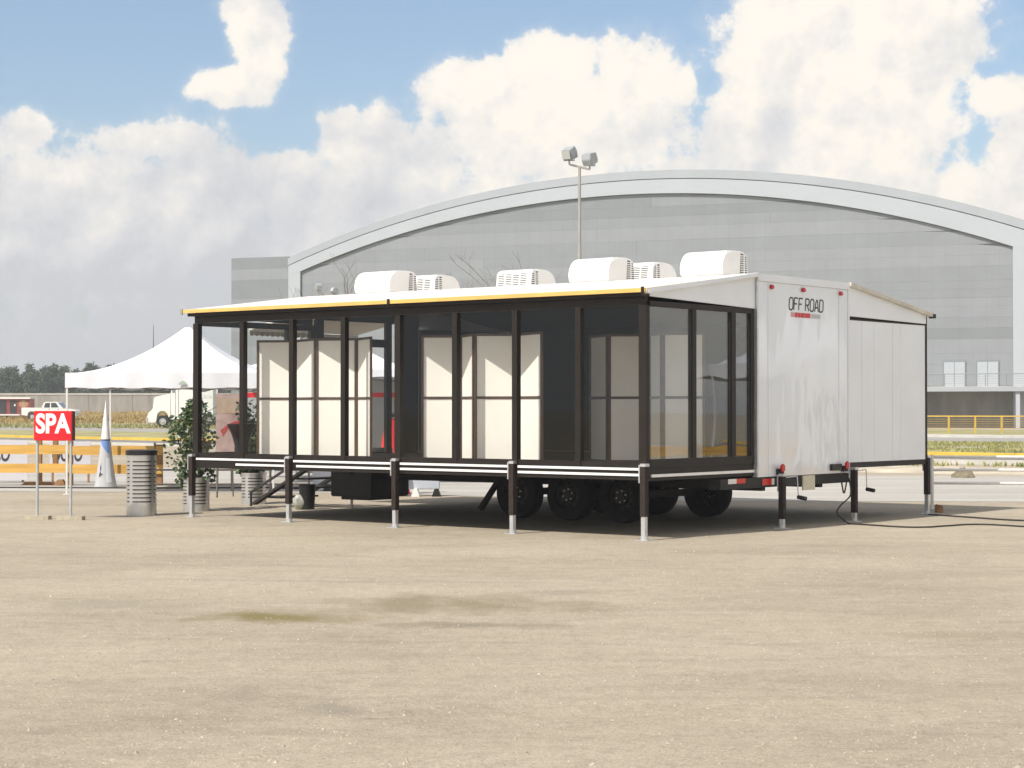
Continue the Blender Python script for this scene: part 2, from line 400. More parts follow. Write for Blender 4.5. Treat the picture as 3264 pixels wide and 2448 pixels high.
# road passing behind the lot: near concrete kerb, far yellow kerb
RN = [(60, 38), (40, 44), (13.5, 56), (-19, 87), (-60, 130), (-110, 190)]
strip('road', RN, shift(RN, 7.4), .008, ASPH)
strip('road_kerb', shift(RN, -.45), RN, 0, CONC, thick=.12)
strip('yellow_kerb', shift(RN, 7.4), shift(RN, 7.8), 0, KYEL, thick=.14)
# grass island, service road and footpath in front of the hall
GI = shift(RN, 7.8)
RB = [(60, 84), (22.4, 93), (-30, 137), (-60, 168), (-120, 240)]
gi_far = [(62, 82), (42, 88), (22, 92.6), (-19, 127), (-58, 165), (-112, 230)]
strip('grass_island', GI, gi_far, .03, GRASSG)
strip('service_road', RB, shift(RB, 13), .012, ASPH2)
FP = [(60, 84), (22.4, 93), (2, 110)]
strip('footpath', shift(FP, 13.2), shift(FP, 16.5), 0, CONC, thick=.14)
RB2 = shift(RB, 16.5)
strip('verge', RB2, shift(RB2, 34), .02, GRASSG)
strip('island_path', [(30, 77.5), (18.5, 78.6), (14, 80)], [(30, 79.8), (18.6, 79.8), (14, 80.2)], .036, CONC)
# rising dry grass bank at the far left, up to the perimeter wall
b = B(); cols = 40; rows = 12
for j in range(rows + 1):
    for i in range(cols + 1):
        X = -140 + 150 * i / cols; t = j / rows; Y = 198 + 70 * t
        b.v.append((X, Y, .02 + 1.15 * (t * t * (3 - 2 * t)) + .05 * smooth_noise(X * .3, Y * .3)))
b.f = [(j * (cols + 1) + i, j * (cols + 1) + i + 1, (j + 1) * (cols + 1) + i + 1, (j + 1) * (cols + 1) + i) for j in range(rows) for i in range(cols)]
b.obj('grass_bank', DRYG, kind='structure', fix=False)
strip('bank_kerb', [(-140, 196.5), (8, 196.5)], [(-140, 197.2), (8, 197.2)], 0, CONC, thick=.12)

# dirt windrow along the apron's far edge
def windrow(name, pts, w, h, m, seed):
    b = B(); line = lerp_line(pts, 40); K = 9
    for i, (x, y) in enumerate(line):
        for k in range(K):
            s = k / (K - 1) - .5
            hh = h * max(0, 1 - (2 * s) ** 2) * (.75 + .45 * smooth_noise(x * .9, s * 4, seed)) + .05 * h * rnd.uniform(-1, 1)
            b.v.append((x + s * w * .35, y + s * w, max(0, hh) if 0 < k < K - 1 else -.02))
    n = len(line)
    b.f = [(i * K + k, i * K + k + 1, (i + 1) * K + k + 1, (i + 1) * K + k) for i in range(n - 1) for k in range(K - 1)]
    return b.obj(name, m, kind='structure', smooth=True)
windrow('dirt_windrow', [(40, 39), (24, 43.5), (10, 50), (2, 56)], 4.0, .13, DIRT, 3)

def tufts(name, quad, n, size, m, seed, label, cat='grass'):
    """short blades of grass scattered in a four-cornered area, one mass"""
    r = random.Random(seed); b = B()
    for _ in range(n):
        s, t = r.random(), r.random()
        x = (quad[0][0] * (1 - s) + quad[1][0] * s) * (1 - t) + (quad[3][0] * (1 - s) + quad[2][0] * s) * t
        y = (quad[0][1] * (1 - s) + quad[1][1] * s) * (1 - t) + (quad[3][1] * (1 - s) + quad[2][1] * s) * t
        z = quad[0][2] + (quad[3][2] - quad[0][2]) * t
        if smooth_noise(x * .5, y * .4, seed) < -.25: continue
        for _k in range(3):
            a = r.uniform(0, 6.28); h = size * r.uniform(.5, 1.3); w = size * .28
            dx, dy = math.cos(a) * w, math.sin(a) * w; lx, ly = r.uniform(-.5, .5) * h, r.uniform(-.5, .5) * h
            o = len(b.v); b.v += [(x - dx, y - dy, z), (x + dx, y + dy, z), (x + lx, y + ly, z + h)]; b.f.append((o, o + 1, o + 2))
    return b.obj(name, m, fix=False, label=label, cat=cat, kind='stuff')
GRB = mat('green_grass_blades', (.24, .27, .08), .9, var=.3, vscale=.5, col2=(.46, .42, .17))
DRB = mat('dry_grass_blades', (.40, .27, .07), .9, var=.25, vscale=.15, col2=(.46, .35, .14))
tufts('island_grass', [(8, 74, .03), (32, 61, .03), (36, 82, .03), (16, 94, .03)], 6500, .10, GRB, 1, 'patchy green and yellow grass on the island beyond the road')
tufts('bank_grass', [(-100, 200, .05), (-8, 200, .05), (-8, 262, 1.1), (-100, 262, 1.1)], 16000, .3, DRB, 2, 'long dry yellow grass on the bank below the perimeter wall')
tufts('verge_grass', [(-60, 168, .02), (-12, 148, .02), (-14, 190, .02), (-60, 192, .02)], 3000, .25, GRB, 4, 'green grass strip between the far road and the bank')
tufts('windrow_weeds', [(4, 53, .12), (28, 41.5, .12), (28, 43, .12), (4, 54.5, .12)], 420, .12, GRB, 5, 'low green weeds on the ridge of limestone dirt', 'weeds')

# loose limestone chips on the near ground
b = B(); r = random.Random(11)
for _ in range(7500):
    y = 8.4 + 16 * r.random() ** 2.2; x = r.uniform(-.29, .29) * y
    if smooth_noise(x * .9, y * 1.1, 4) < -.1 and r.random() < .75: continue
    s = r.uniform(.003, .010) * (1.9 if r.random() < .06 else 1); a = r.uniform(0, 6.28)
    o = len(b.v)
    for k in range(4): b.v.append((x + s * math.cos(a + k * 1.57) * r.uniform(.7, 1.3), y + s * math.sin(a + k * 1.57) * r.uniform(.7, 1.3), -.001))
    b.v.append((x + r.uniform(-.3, .3) * s, y + r.uniform(-.3, .3) * s, s * r.uniform(.5, .9)))
    b.f += [(o, o + 1, o + 4), (o + 1, o + 2, o + 4), (o + 2, o + 3, o + 4), (o + 3, o, o + 4)]
b.obj('gravel', mat('limestone_chip', (.37, .32, .255), .9, var=.45, vscale=9), fix=False, label='loose pale limestone chips strewn over the near lot', cat='gravel', kind='stuff')

# ================================================================== ARENA
ADIR = Vector((-.93048, .36633, 0)); ANRM = Vector((-.36633, -.93048, 0)); AO = Vector((43.31, 165, 0))
arena = thing('arena_hall', 'large pale grey hall with white arched roof edge and striped metal cladding', 'hall', AO)
def aw(t, h, out): return tuple(ADIR * t + ANRM * out + Vector((0, 0, h)))
CL = [mat('cladding_light', (.285, .30, .318), .5, .25, var=.05, vscale=.4), mat('cladding_mid', (.265, .28, .295), .5, .25, var=.05, vscale=.4),
      mat('cladding_dark', (.235, .25, .262), .5, .25, var=.05, vscale=.4)]
def sheet_joints(m, pitch):
    """faint upright joint lines of the far cladding sheets"""
    nt = m.node_tree; N, L = nt.nodes, nt.links; p = N['Principled BSDF']; src = p.inputs['Base Color'].links[0].from_socket
    tc = N.new('ShaderNodeTexCoord'); dt = N.new('ShaderNodeVectorMath'); dt.operation = 'DOT_PRODUCT'; L.new(tc.outputs['Object'], dt.inputs[0]); dt.inputs[1].default_value = tuple(ADIR)
    fr = N.new('ShaderNodeMath'); fr.operation = 'PINGPONG'; L.new(dt.outputs['Value'], fr.inputs[0]); fr.inputs[1].default_value = pitch / 2
    lt = N.new('ShaderNodeMath'); lt.operation = 'LESS_THAN'; L.new(fr.outputs[0], lt.inputs[0]); lt.inputs[1].default_value = .03
    k = N.new('ShaderNodeMath'); k.operation = 'MULTIPLY'; L.new(lt.outputs[0], k.inputs[0]); k.inputs[1].default_value = .2
    mx = N.new('ShaderNodeMix'); mx.data_type = 'RGBA'; L.new(k.outputs[0], mx.inputs[0]); L.new(src, mx.inputs[6]); mx.inputs[7].default_value = (.16, .17, .175, 1); L.new(mx.outputs[2], p.inputs['Base Color'])
for m_ in CL: sheet_joints(m_, 1.15)
FASC = mat('arena_fascia_white', (.43, .46, .49), .45, .1, var=.03, vscale=.3)
FASC2 = mat('arena_roof_edge', (.39, .415, .44), .45, .2, var=.04, vscale=.3)
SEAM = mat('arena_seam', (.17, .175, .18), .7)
TC, TR_IN, H_IN = 34.2, 100.9, -79.3
def arch(t, R_, h0, tc=33.6): return h0 + math.sqrt(max(0, R_ * R_ - (t - tc) ** 2))
def arch_band(name, t0, t1, lo, hi, o0, o1, m, n=72, parent=arena):
    b = B(); vs = []
    for i in range(n + 1):
        t = t0 + (t1 - t0) * i / n
        vs += [aw(t, lo(t), o0), aw(t, hi(t), o0), aw(t, hi(t), o1), aw(t, lo(t), o1)]
    fs = []
    for i in range(n):
        a = i * 4; c = a + 4
        fs += [(a + k, a + (k + 1) % 4, c + (k + 1) % 4, c + k) for k in range(4)]
    fs += [(0, 1, 2, 3), (4 * n, 4 * n + 3, 4 * n + 2, 4 * n + 1)]
    return b.add(vs, fs).obj(name, m, parent)
inn = lambda t: arch(t, 100.93, -79.35, 34.1)
mid = lambda t: arch(t, 103.0, -80.15, 33.2)
out_ = lambda t: arch(t, 102.9, -79.2, 33.1)
arch_band('backing_wall', -.2, 69.3, lambda t: 0, inn, -.5, -.12, mat('backing_grey', (.27, .28, .29), .7))
arch_band('fascia_arch', -1.35, 70.42, inn, mid, -.4, .28, FASC)
arch_band('roof_edge', -1.5, 70.5, lambda t: mid(t) + .09, out_, -60, .25, FASC2)
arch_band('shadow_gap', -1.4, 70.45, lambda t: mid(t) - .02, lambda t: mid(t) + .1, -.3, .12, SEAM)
for t0, t1 in ((69.1, 70.42), (-1.35, 0)):
    b = B(); b.v = []
    b.add([aw(t, h, o) for h in (0, inn((t0 + t1) / 2) + .35) for t, o in ((t0, -.4), (t1, -.4), (t1, .27), (t0, .27))], [(0,1,2,3),(4,5,6,7),(0,1,5,4),(1,2,6,5),(2,3,7,6),(3,0,4,7)])
    b.obj('pilaster', FASC, arena)
# side tower on the left and blank return wall
def abox(name, t0, t1, h0, h1, o0, o1, m, parent=arena):
    b = B(); b.add([aw(t, h, o) for h in (h0, h1) for t, o in ((t0, o0), (t1, o0), (t1, o1), (t0, o1))], [(0,1,2,3),(4,5,6,7),(0,1,5,4),(1,2,6,5),(2,3,7,6),(3,0,4,7)])
    return b.obj(name, m, parent)
abox('tower_core', 70.55, 77, 0, 16.85, -8, -.15, SEAM)
ar = random.Random(5)
h = 0.; k = 0
while h < 16.8:
    hh = min(ar.choice((1.1, 1.5, 1.9)), 16.87 - h)
    abox('cladding_panel', 70.5, 77.03, h + .004, h + hh, -.15, .04 + ar.uniform(0, .012), CL[k % 2 * 2 if ar.random() < .75 else 1]); h += hh; k += 1
# cladding: long metal sheets in rows that stop at the arch
h = 3.62; row = 0
dark_rows = {}
while h < 21.4:
    hh = ar.choice((.75, .95, .95, 1.25)); t = 0.02; base = ar.choice((0, 0, 0, 1, 1, 2))
    while t < 69.05:
        w = ar.uniform(14, 40); t1 = min(69.08, t + w)
        if t1 > 64: t1 = 69.08
        tone = base if ar.random() < .85 else ar.choice((0, 1, 1, 2))
        # only where the row lies under the arch
        a, c = t, t1
        while a < c and inn(a) - .06 < h + .02: a += .25
        while c > a and inn(c) - .06 < h + .02: c -= .25
        if c - a > .6:
            pr = ar.uniform(.0, .012)
            arch_band('cladding_panel', a, c - .012, lambda q: h + .002, lambda q: max(h + .03, min(h + hh - .004, inn(q) - .05)), -.12, pr, CL[tone], n=max(2, int((c - a) / 3)))
        t = t1
    h += hh; row += 1
# raised walkway with doors, rails and a stair at the right
abox('walkway_slab', -1.6, 30, 3.28, 3.55, .04, 3.4, CONC)
abox('walkway_fascia', -1.6, 30, 3.12, 3.5, 3.4, 3.46, FASC2)
UND = mat('undercroft_concrete', (.25, .25, .235), .9, var=.25, vscale=.8, stretch=(1, 1, .3))
abox('undercroft_wall', -.2, 69, 0, 3.27, -.1, -.04, UND)
for t in (7.4, 14.8, 22.2, 29.6): abox('walkway_column', t, t + .45, 0, 3.2, 2.6, 3.05, FASC2)
for t0, t1 in ((1.29, 3.06), (4.12, 5.91)):
    t_a, t_b = t0, t1
    fr = abox('door_frame', t_a - .09, t_b + .09, 3.56, 5.82, .035, .075, CL[2])
    for u0, u1 in ((t_a, (t_a + t_b) / 2 - .02), ((t_a + t_b) / 2 + .02, t_b)):
        abox('door', u0, u1, 3.58, 5.72, .078, .12, FASC, fr)
b = B(); rl = B()
for i in range(19):
    t = -1.5 + i * 1.72; rl.cyl(aw(t, 3.55, 3.3), aw(t, 4.62, 3.3), .035, n=6)
for hz in (3.8, 4.0, 4.2, 4.4): rl.cyl(aw(-1.5, hz, 3.3), aw(29.5, hz, 3.3), .012, n=5)
rl.cyl(aw(-1.5, 4.62, 3.3), aw(29.5, 4.62, 3.3), .04, n=6)
rl.obj('walkway_railing', mat('grey_rail', (.33, .34, .35), .5, .5), arena)
st = B()
for i in range(16): st.add([aw(t, hh_, o) for hh_ in (3.1 - i * .21, 3.32 - i * .21) for t, o in ((-1.62 - i * .3, 1.2), (-1.95 - i * .3, 1.2), (-1.95 - i * .3, 3.2), (-1.62 - i * .3, 3.2))], [(0,1,2,3),(4,5,6,7),(0,1,5,4),(1,2,6,5),(2,3,7,6),(3,0,4,7)])
st.obj('stair', FASC, arena)
sr = B(); sr.bar(aw(-1.5, 3.05, 3.3), aw(-6.4, -.35 + .2, 3.3), .12, .42); sr.obj('stair_stringer', FASC, arena)
abox('stair_post', -.9, -.55, 0, 3.1, 2.95, 3.25, FASC); abox('stair_post', -2.3, -2.05, 0, 2.6, 2.95, 3.25, FASC)
sr2 = B(); sr2.cyl(aw(-1.5, 4.6, 3.3), aw(-6.4, 1.25, 3.3), .04, n=6)
for i in range(4): sr2.cyl(aw(-1.5 - i * 1.5, 3.3 - i * 1.03, 3.3), aw(-1.5 - i * 1.5, 4.6 - i * 1.03, 3.3), .03, n=6)
sr2.obj('stair_rail', MATS.get('grey_rail') or FASC, arena)

# ------------------------------------------------------------------ yellow guard rail in front of the hall
YR = mat('yellow_rail_paint', (.58, .38, .07), .5, var=.1, vscale=3)
yr = thing('yellow_railing', 'yellow steel railing with thin wires in front of the grey hall', 'railing', (25.6, 127.2, .14))
dx, dy = 1.0, -.30
for i in range(9):
    b = B(); x = i * 1.62; b.box(x - .06, x + .06, dy * x - .05, dy * x + .05, -.15, .98); b.obj('post', YR, yr)
b = B(); b.bar((-.4, .12, 1.0), (13.2, dy * 13.2, 1.0), .1, .09); b.obj('top_rail', YR, yr)
for zz in (.2, .35, .5, .65, .8):
    b = B(); b.cyl((-.4, .12, zz), (13.2, dy * 13.2, zz), .014, n=5); b.obj('wire', YR, yr)

# ------------------------------------------------------------------ floodlight poles
GALV = mat('galvanised_pole', (.42, .40, .36), .5, .5, var=.12, vscale=2)
LAMPB = mat('floodlight_housing', (.40, .42, .43), .45, .3, var=.08, vscale=3)
LENS = mat('floodlight_lens', (.55, .56, .55), .12, .2)
def flood_pole(loc, height, label, cx=.42, tilt=-.24, rots=((-.45, -.75), (.45, 2.3)), s=1.):
    t = thing('floodlight_pole', label, 'light pole', loc, 0, 'floodlight poles')
    b = B(); b.cyl((0, 0, 0), (0, 0, height), .11, .06, 12); b.obj('pole', GALV, t, smooth=True)
    b = B(); b.bar((-cx, 0, height + cx * .25), (cx, 0, height - cx * .25), .08, .08); b.obj('cross_arm', GALV, t)
    for k, (x, rz) in enumerate(rots):
        zb = height - x * .25
        a = B(); a.cyl((x, 0, zb), (x, 0, zb + .16), .035, n=8); a.box(x - .2, x + .2, -.03, .03, zb + .14, zb + .18)
        a.box(x - .22, x - .19, -.03, .03, zb + .14, zb + .4); a.box(x + .19, x + .22, -.03, .03, zb + .14, zb + .4); a.obj('yoke', GALV, t)
        h_ = B(); prof = [(-.24, -.20), (.24, -.26), (.30, .0), (.22, .24), (-.18, .22)]
        h_.prism(prof, lambda p, q, w: (w, p * s, q * s), -.22 * s, .22 * s)
        ho = h_.obj('lamp_housing', LAMPB, t, bevel=.02, loc=(x, 0, zb + .44), rotz=rz); ho.rotation_euler = (R(28 if k == 0 else -18), 0, rz)
        l_ = B(); l_.box(-.19 * s, .19 * s, -.275 * s, -.245 * s, -.16 * s, .17 * s); lo = l_.obj('lens', LENS, ho)
        lo.rotation_euler = (R(-8), 0, 0)
    return t
flood_pole((2.76, 78, 0), 11.5, 'tall pole with two box floodlights rising right behind the white roof', rots=((-.42, -.6), (.42, 2.5)))
flood_pole((-14.56, 150, 0), 10.6, 'far small floodlight pole in front of the left end of the hall', cx=.62, rots=((-.62, .5), (.62, -.9)), s=.95)

# ================================================================== TRAILER
TH = .6752; TC0 = Vector((1.642, 23.378, 0)); LN = 8.13; W = 7.44; B1, B2 = 2.50, 4.94
ZF, ZB = .80, .70                       # wing floor underside, box underside
HE, HR = 3.03, 3.40                     # eave, ridge
tr = thing('expandable_trailer', 'white expandable show trailer on jacks with a dark framed glass wing', 'trailer', TC0, -TH)
def tw(u, v, z=0):                      # trailer frame -> world
    return Vector((TC0.x - u * math.cos(TH) + v * math.sin(TH), TC0.y + u * math.sin(TH) + v * math.cos(TH), z))
def tb(name, u0, u1, v0, v1, z0, z1, m, parent=tr, bevel=0, **k):
    return B().box(-u1, -u0, v0, v1, z0, z1).obj(name, m, parent, bevel=bevel, **k)

# --- central box
tb('rear_wall', -.06, .0, B1, B2, ZB, 3.30, WHITE)
tb('rear_top_trim', -.085, .02, B1 - .02, B2 + .02, 3.302, 3.40, WHITE2)
tb('rear_corner_trim', -.075, .0, B1 - .035, B1 - .001, ZB, 3.30, ALU); tb('rear_corner_trim', -.075, .0, B2 + .001, B2 + .035, ZB, 3.30, WHITE2)
for v in (B1 + .28, B1 + 2.2): tb('rivet_batten', -.066, -.0605, v - .02, v + .02, ZB + .03, 3.28, WHITE)
tb('roof', .021, LN, B1 - .02, B2 + .02, 3.33, 3.40, ROOFM)
tb('floor', .001, LN, B1, B2, ZB, ZB + .14, CHASSIS)
tb('carpet', .02, LN - .06, B1 - .02, B2 + .02, ZB + .15, .872, CARPET)
tb('ceiling', .03, LN - .05, B1 - .02, B2 + .02, 3.26, 3.32, INTER)
tb('rear_lining', .004, .02, B1, B2, ZB + .15, 3.25, INTER)
# left end of the box: door frame with transom
tb('end_header', LN - .05, LN, B1, B2, 3.02, 3.32, FRAME)
for v0, v1 in ((B1 - .01, B1 + .16), (4.14, 4.27)): tb('door_jamb', LN - .05, LN + .01, v0, v1, .86, 3.02, FRAME)
tb('end_panel', LN - .05, LN, 4.42, B2, .86, 3.02, INTER)
tb('transom_bar', LN - .052, LN + .012, B1 + .16, 4.14, 2.62, 2.75, FRAME)
tb('transom_post', LN - .05, LN + .008, 3.10, 3.17, 2.75, 3.02, FRAME)
for v0, v1 in ((B1 + .17, 3.09), (3.18, 4.13)):
    tb('transom_pane', LN - .03, LN - .022, v0, v1, 2.752, 3.018, GL_F)
tb('door_sill', LN - .05, LN + .02, B1 + .16, 4.14, .86, .90, FRAME)
# --- letters and stripe on the rear wall
BLK = mat('lettering_charcoal', (.035, .04, .04), .5); REDP = mat('stripe_red', (.60, .045, .05), .45); GRYP = mat('stripe_grey', (.50, .51, .52), .5)
def stroke_word(glyphs, cv, cz, wch, hch, gap, thick, m, name, parent):
    """thin squared letters built from flat bars; one object for each letter"""
    tot = sum((gap * 1.6 if g_ == ' ' else wch + gap) for g_ in glyphs) - gap; v = cv - tot / 2
    for g_ in glyphs:
        if g_ == ' ': v += gap * 1.6; continue
        k = .16
        S = {'O': [(0, k), (0, 1 - k), (k * 1.6, 1), (1 - k * 1.6, 1), (1, 1 - k), (1, k), (1 - k * 1.6, 0), (k * 1.6, 0), (0, k)],
             'F': [[(0, 0), (0, 1), (.95, 1)], [(0, .52), (.75, .52)]],
             'R': [[(0, 0), (0, 1), (.75, 1), (.97, .86), (.97, .62), (.75, .48), (0, .48)], [(.5, .48), (1, 0)]],
             'A': [[(0, 0), (.25, .8), (.5, 1), (.75, .8), (1, 0)], [(.15, .33), (.85, .33)]],
             'D': [(0, 0), (0, 1), (.7, 1), (1, 1 - k), (1, k), (.7, 0), (0, 0)]}[g_]
        if not isinstance(S[0], list): S = [S]
        b = B()
        for path in S:
            for (a0, b0), (a1, b1) in zip(path, path[1:]):
                sh = .10 * hch
                p0 = (.0625, v + a0 * wch + b0 * sh, cz + (b0 - .5) * hch); p1 = (.0625, v + a1 * wch + b1 * sh, cz + (b1 - .5) * hch)
                b.bar(p0, p1, thick, .003, up=(1, 0, 0))
        b.obj(name, m, parent, fix=False); v += wch + gap
stroke_word('OFF ROAD', 3.77, 3.035, .098, .165, .031, .020, BLK, 'letter', tr)
v = 3.36
for wd, alpha in ((.035, .5), (.05, .75), (.06, 1), (.075, 1), (.10, 1), (.145, 1)):
    tb('stripe_block', -.0635, -.0605, v, v + wd, 2.855, 2.92, REDP if alpha == 1 else mat('stripe_pink', (.70, .35, .34), .45)); v += wd + .012
tb('stripe_block', -.0635, -.0605, v + .02, 4.16, 2.855, 2.915, GRYP)
for v in (2.84, 3.68, 4.72):
    b = B(); b.box(.06, .095, v - .045, v + .045, 3.205, 3.265); b.obj('marker_light', RED, tr, bevel=.012)
# --- rear chassis, plate, tail lights, reflectors
tb('rear_beam', -.05, .12, B1 - .9, B2 + .05, .56, .695, CHASSIS)
for v in (2.95, 4.5): tb('chassis_rail', .13, LN, v - .05, v + .05, .50, .695, CHASSIS)
for i in range(9): tb('cross_member', .6 + i * .85, .66 + i * .85, B1 + .05, B2 - .05, .58, .69, CHASSIS)
PLATE = mat('number_plate', (.62, .58, .44), .5, var=.1, vscale=20)
tb('number_plate', -.075, -.053, 3.66, 3.98, .49, .69, PLATE)
for v in (3.03, 4.80):
    bk = tb('lamp_bracket', -.11, -.062, v - .07, v + .06, .72, .80, CHASSIS)
    b = B(); b.box(.112, .145, v - .06, v + .05, .755, .865); b.obj('tail_light', RED, tr, bevel=.02)
tb('cable_box', -.10, -.061, 4.42, 4.70, .74, .83, BLACK)
RW = mat('reflector_white', (.75, .73, .70), .3)
tb('reflector_red', -.056, -.0505, 2.62, 2.86, .59, .675, RED); tb('reflector_white', -.056, -.0505, 2.862, 2.93, .59, .675, RW)
tb('reflector_red', -.056, -.0505, 1.98, 2.2, .63, .694, RED); tb('reflector_white', -.056, -.0505, 1.78, 1.978, .63, .694, RW)
# --- jacks
def jack(u, v, ztop, zsplit, w=.075, crank=None, head=True):
    x = -u
    b = B(); b.box(x - w / 2, x + w / 2, v - w / 2, v + w / 2, zsplit, ztop); j = b.obj('support_jack', RUST, tr)
    b = B(); b.box(x - w * .38, x + w * .38, v - w * .38, v + w * .38, .012, zsplit + .05); b.obj('lower_leg', ALU, j)
    b = B(); b.box(x - .09, x + .09, v - .07, v + .07, .0, .012); b.cyl((x, v, .012), (x, v, .05), .045, n=10); b.obj('foot_plate', ALU, j)
    if head:
        b = B(); b.box(x - .055, x - w / 2 - .001, v - w / 2 - .006, v + .01, ztop - .20, ztop + .02); b.box(x - w / 2, x + w / 2, v - w / 2, v + .06, ztop, ztop + .035)
        b.obj('bracket', ALU, j)
    if crank:
        cx_, cy_ = crank; b = B(); p = [(x, v, ztop - .02), (x + cx_, v + cy_, ztop), (x + cx_ * 1.2, v + cy_, ztop - .26)]
        b.tube(p, .008, 6); b.obj('crank', ALU, j)
        b = B(); b.cyl((x + cx_ * 1.2 - .01, v + cy_, ztop - .28), (x + cx_ * 1.2 + .12, v + cy_, ztop - .30), .028, n=8); b.obj('crank_handle', BLACK, j)
    return j
for i in range(5): jack(i * LN / 4 + (-.02 if i == 0 else 0), -.075, .90, (.29, .24, .24, .26, .32)[i])
jack(-.14, 2.99, .70, .13, crank=(.10, .22)); jack(-.14, 4.98, .74, .13, crank=(.06, .24))
jack(-.02, W + .05, .86, .30); jack(LN, W + .05, .86, .3)
tb('stand_leg', .35, .42, 3.85, 3.92, .0, .5, CHASSIS)
# --- wheels
def wheel(u, v, side):
    R0 = .375; x = -u
    b = B(); prof = [(.22, -.10), (.30, -.115), (.355, -.11), (R0, -.085), (R0 + .004, 0), (R0, .085), (.355, .11), (.30, .115), (.22, .10), (.22, -.10)]
    b.lathe(prof, (x, v, R0 + .002), 40, 'y'); t = b.obj('wheel', TYRE, tr, smooth=True)
    b = B(); s = side
    b.lathe([(.225, s * .095), (.215, s * .06), (.18, s * .02), (.12, s * .035), (.10, s * .075), (.06, s * .08), (.055, s * .11), (.0, s * .115)], (x, v, R0), 32, 'y'); rm = b.obj('rim', RIM, t, smooth=True, fix=False)
    for k in range(8):
        a = k * math.pi / 4; b = B(); cxx, czz = x + .17 * math.cos(a), R0 + .17 * math.sin(a)
        b.cyl((cxx, v + s * .028, czz), (cxx, v + s * .05, czz), .026, n=8); b.obj('hand_hole', DARKGAP, rm)
    for k in range(6):
        a = k * math.pi / 3 + .3; b = B(); cxx, czz = x + .08 * math.cos(a), R0 + .08 * math.sin(a)
        b.cyl((cxx, v + s * .07, czz), (cxx, v + s * .10, czz), .011, n=6); b.obj('lug_nut', ALU, rm)
for u in (2.25, 3.19, 4.13):
    wheel(u, 2.72, -1); wheel(u - .08, 4.74, 1)
    tb('axle', u - .05, u + .05, 2.84, 4.62, .33, .43, CHASSIS)
# tandem equaliser, strut, belly tank
b = B(); b.bar((-4.35, 2.6, .66), (-4.78, 2.6, .12), .07, .07, up=(0, 1, 0)); b.bar((-4.35, 2.6, .66), (-4.2, 2.6, .4), .05, .05, up=(0, 1, 0)); b.obj('fender_strut', RUST, tr)
tb('belly_tank', 7.0, 7.9, 2.62, 3.5, .22, .66, BLACK, bevel=.02); tb('tank_sump', 7.15, 7.75, 2.72, 3.4, .17, .218, BLACK)
b = B(); b.cyl((-7.98, 3.2, .0), (-7.98, 3.2, .68), .022, n=8); b.obj('drain_pipe', mat('white_pvc', (.75, .74, .70), .5), tr)
# --- wings: floors, roofs, gables
for s in (0, 1):
    vn, vf = (0, B1 - .021) if s == 0 else (B2 + .021, W)
    tb('wing_floor', .0, LN, vn, vf, ZF, .87, CHASSIS); tb('wing_carpet', .06, LN - .06, vn + .06, vf - .001 if s == 0 else vf - .05, .8705, .8745, CARPET)
def slab(name, u0, u1, pts, m):
    """cross-section in (v, z) swept along u"""
    return B().prism(pts, lambda p, q, t: (-t, p, q), u0, u1).obj(name, m, tr)
slab('wing_roof', -.10, LN + .17, [(-.13, HE), (-.13, HE + .045), (B1 - .022, HR), (B1 - .022, HR - .05)], ROOFM)
slab('wing_roof', -.10, LN + .17, [(W + .13, HE), (W + .13, HE + .045), (B2 + .022, HR), (B2 + .022, HR - .05)], ROOFM)
slab('wing_ceiling', .03, LN - .04, [(.02, HE - .045), (.02, HE + .005), (B1 - .03, HR - .06), (B1 - .03, HR - .11)], INTER)
slab('wing_ceiling', .03, LN - .04, [(W - .05, HE - .045), (W - .05, HE + .005), (B2 + .03, HR - .06), (B2 + .03, HR - .11)], INTER)
for u0, u1 in ((-.09, 4.10), (4.13, LN + .12)):
    slab('yellow_drip_edge', u0, u1, [(-.155, HE - .004), (-.155, HE + .047), (-.1305, HE + .047), (-.1305, HE - .004)], YELLOW)
for u in (-.06, 4.115, LN + .14):
    tb('awning_bracket', u - .018, u + .018, -.175, -.156, HE - .03, HE + .06, FRAME if u < 5 else GALV)
slab('eave_beam', -.03, LN + .08, [(-.10, HE - .05), (-.10, HE - .004), (.05, HE - .004), (.05, HE - .05)], FRAME)
tb('front_header', .0, LN, -.03, .03, 2.875, HE - .052, FRAME)
for u0, u1, z0 in ((-.045, -.005, 0), (LN + .005, LN + .045, 0)):
    slab('gable', u0, u1, [(.02, 2.985), (B1 - .04, 2.93), (B1 - .04, HR - .052), (.02, HE + .01)], WHITE2 if u0 < 1 else FRAME)
    slab('gable', u0, u1, [(W - .02, 2.90), (B2 + .04, 2.93), (B2 + .04, HR - .052), (W - .02, HE + .01)], WHITE2)
slab('gable_rail', -.105, -.046, [(-.10, HE - .02), (-.10, HE + .03), (B1 - .04, HR + .006), (B1 - .04, HR - .045)], WHITE2)
slab('gable_rail', -.105, -.046, [(W + .10, HE - .02), (W + .10, HE + .03), (B2 + .04, HR + .006), (B2 + .04, HR - .045)], mat('weathered_white', (.62, .58, .50), .6, var=.18, vscale=3))
tb('roof_end_block', -.12, -.03, W + .10, W + .17, HE - .04, HE + .025, CHASSIS)
# --- glass wing: posts, bottom rail, panes
posts = [i * LN / 8 for i in range(9)]
for i, u in enumerate(posts):
    w = .055 if i in (0, 8) else .05 if i % 4 == 0 else .042
    uu = min(max(u, .03), LN - .03)
    tb('window_post', uu - w, uu + w, -.04, .04, .875, 2.873, FRAME)
tb('bottom_rail', .0, LN, -.028, .028, .875, .955, FRAME)
tb('floor_edge_beam', -.01, LN + .01, -.045, -.001, .73, .872, FRAME)
for i in range(8):
    a, c = posts[i] + .05, posts[i + 1] - .05
    tb('window_pane', a, c, -.004, .004, .957, 2.872, GL_F)
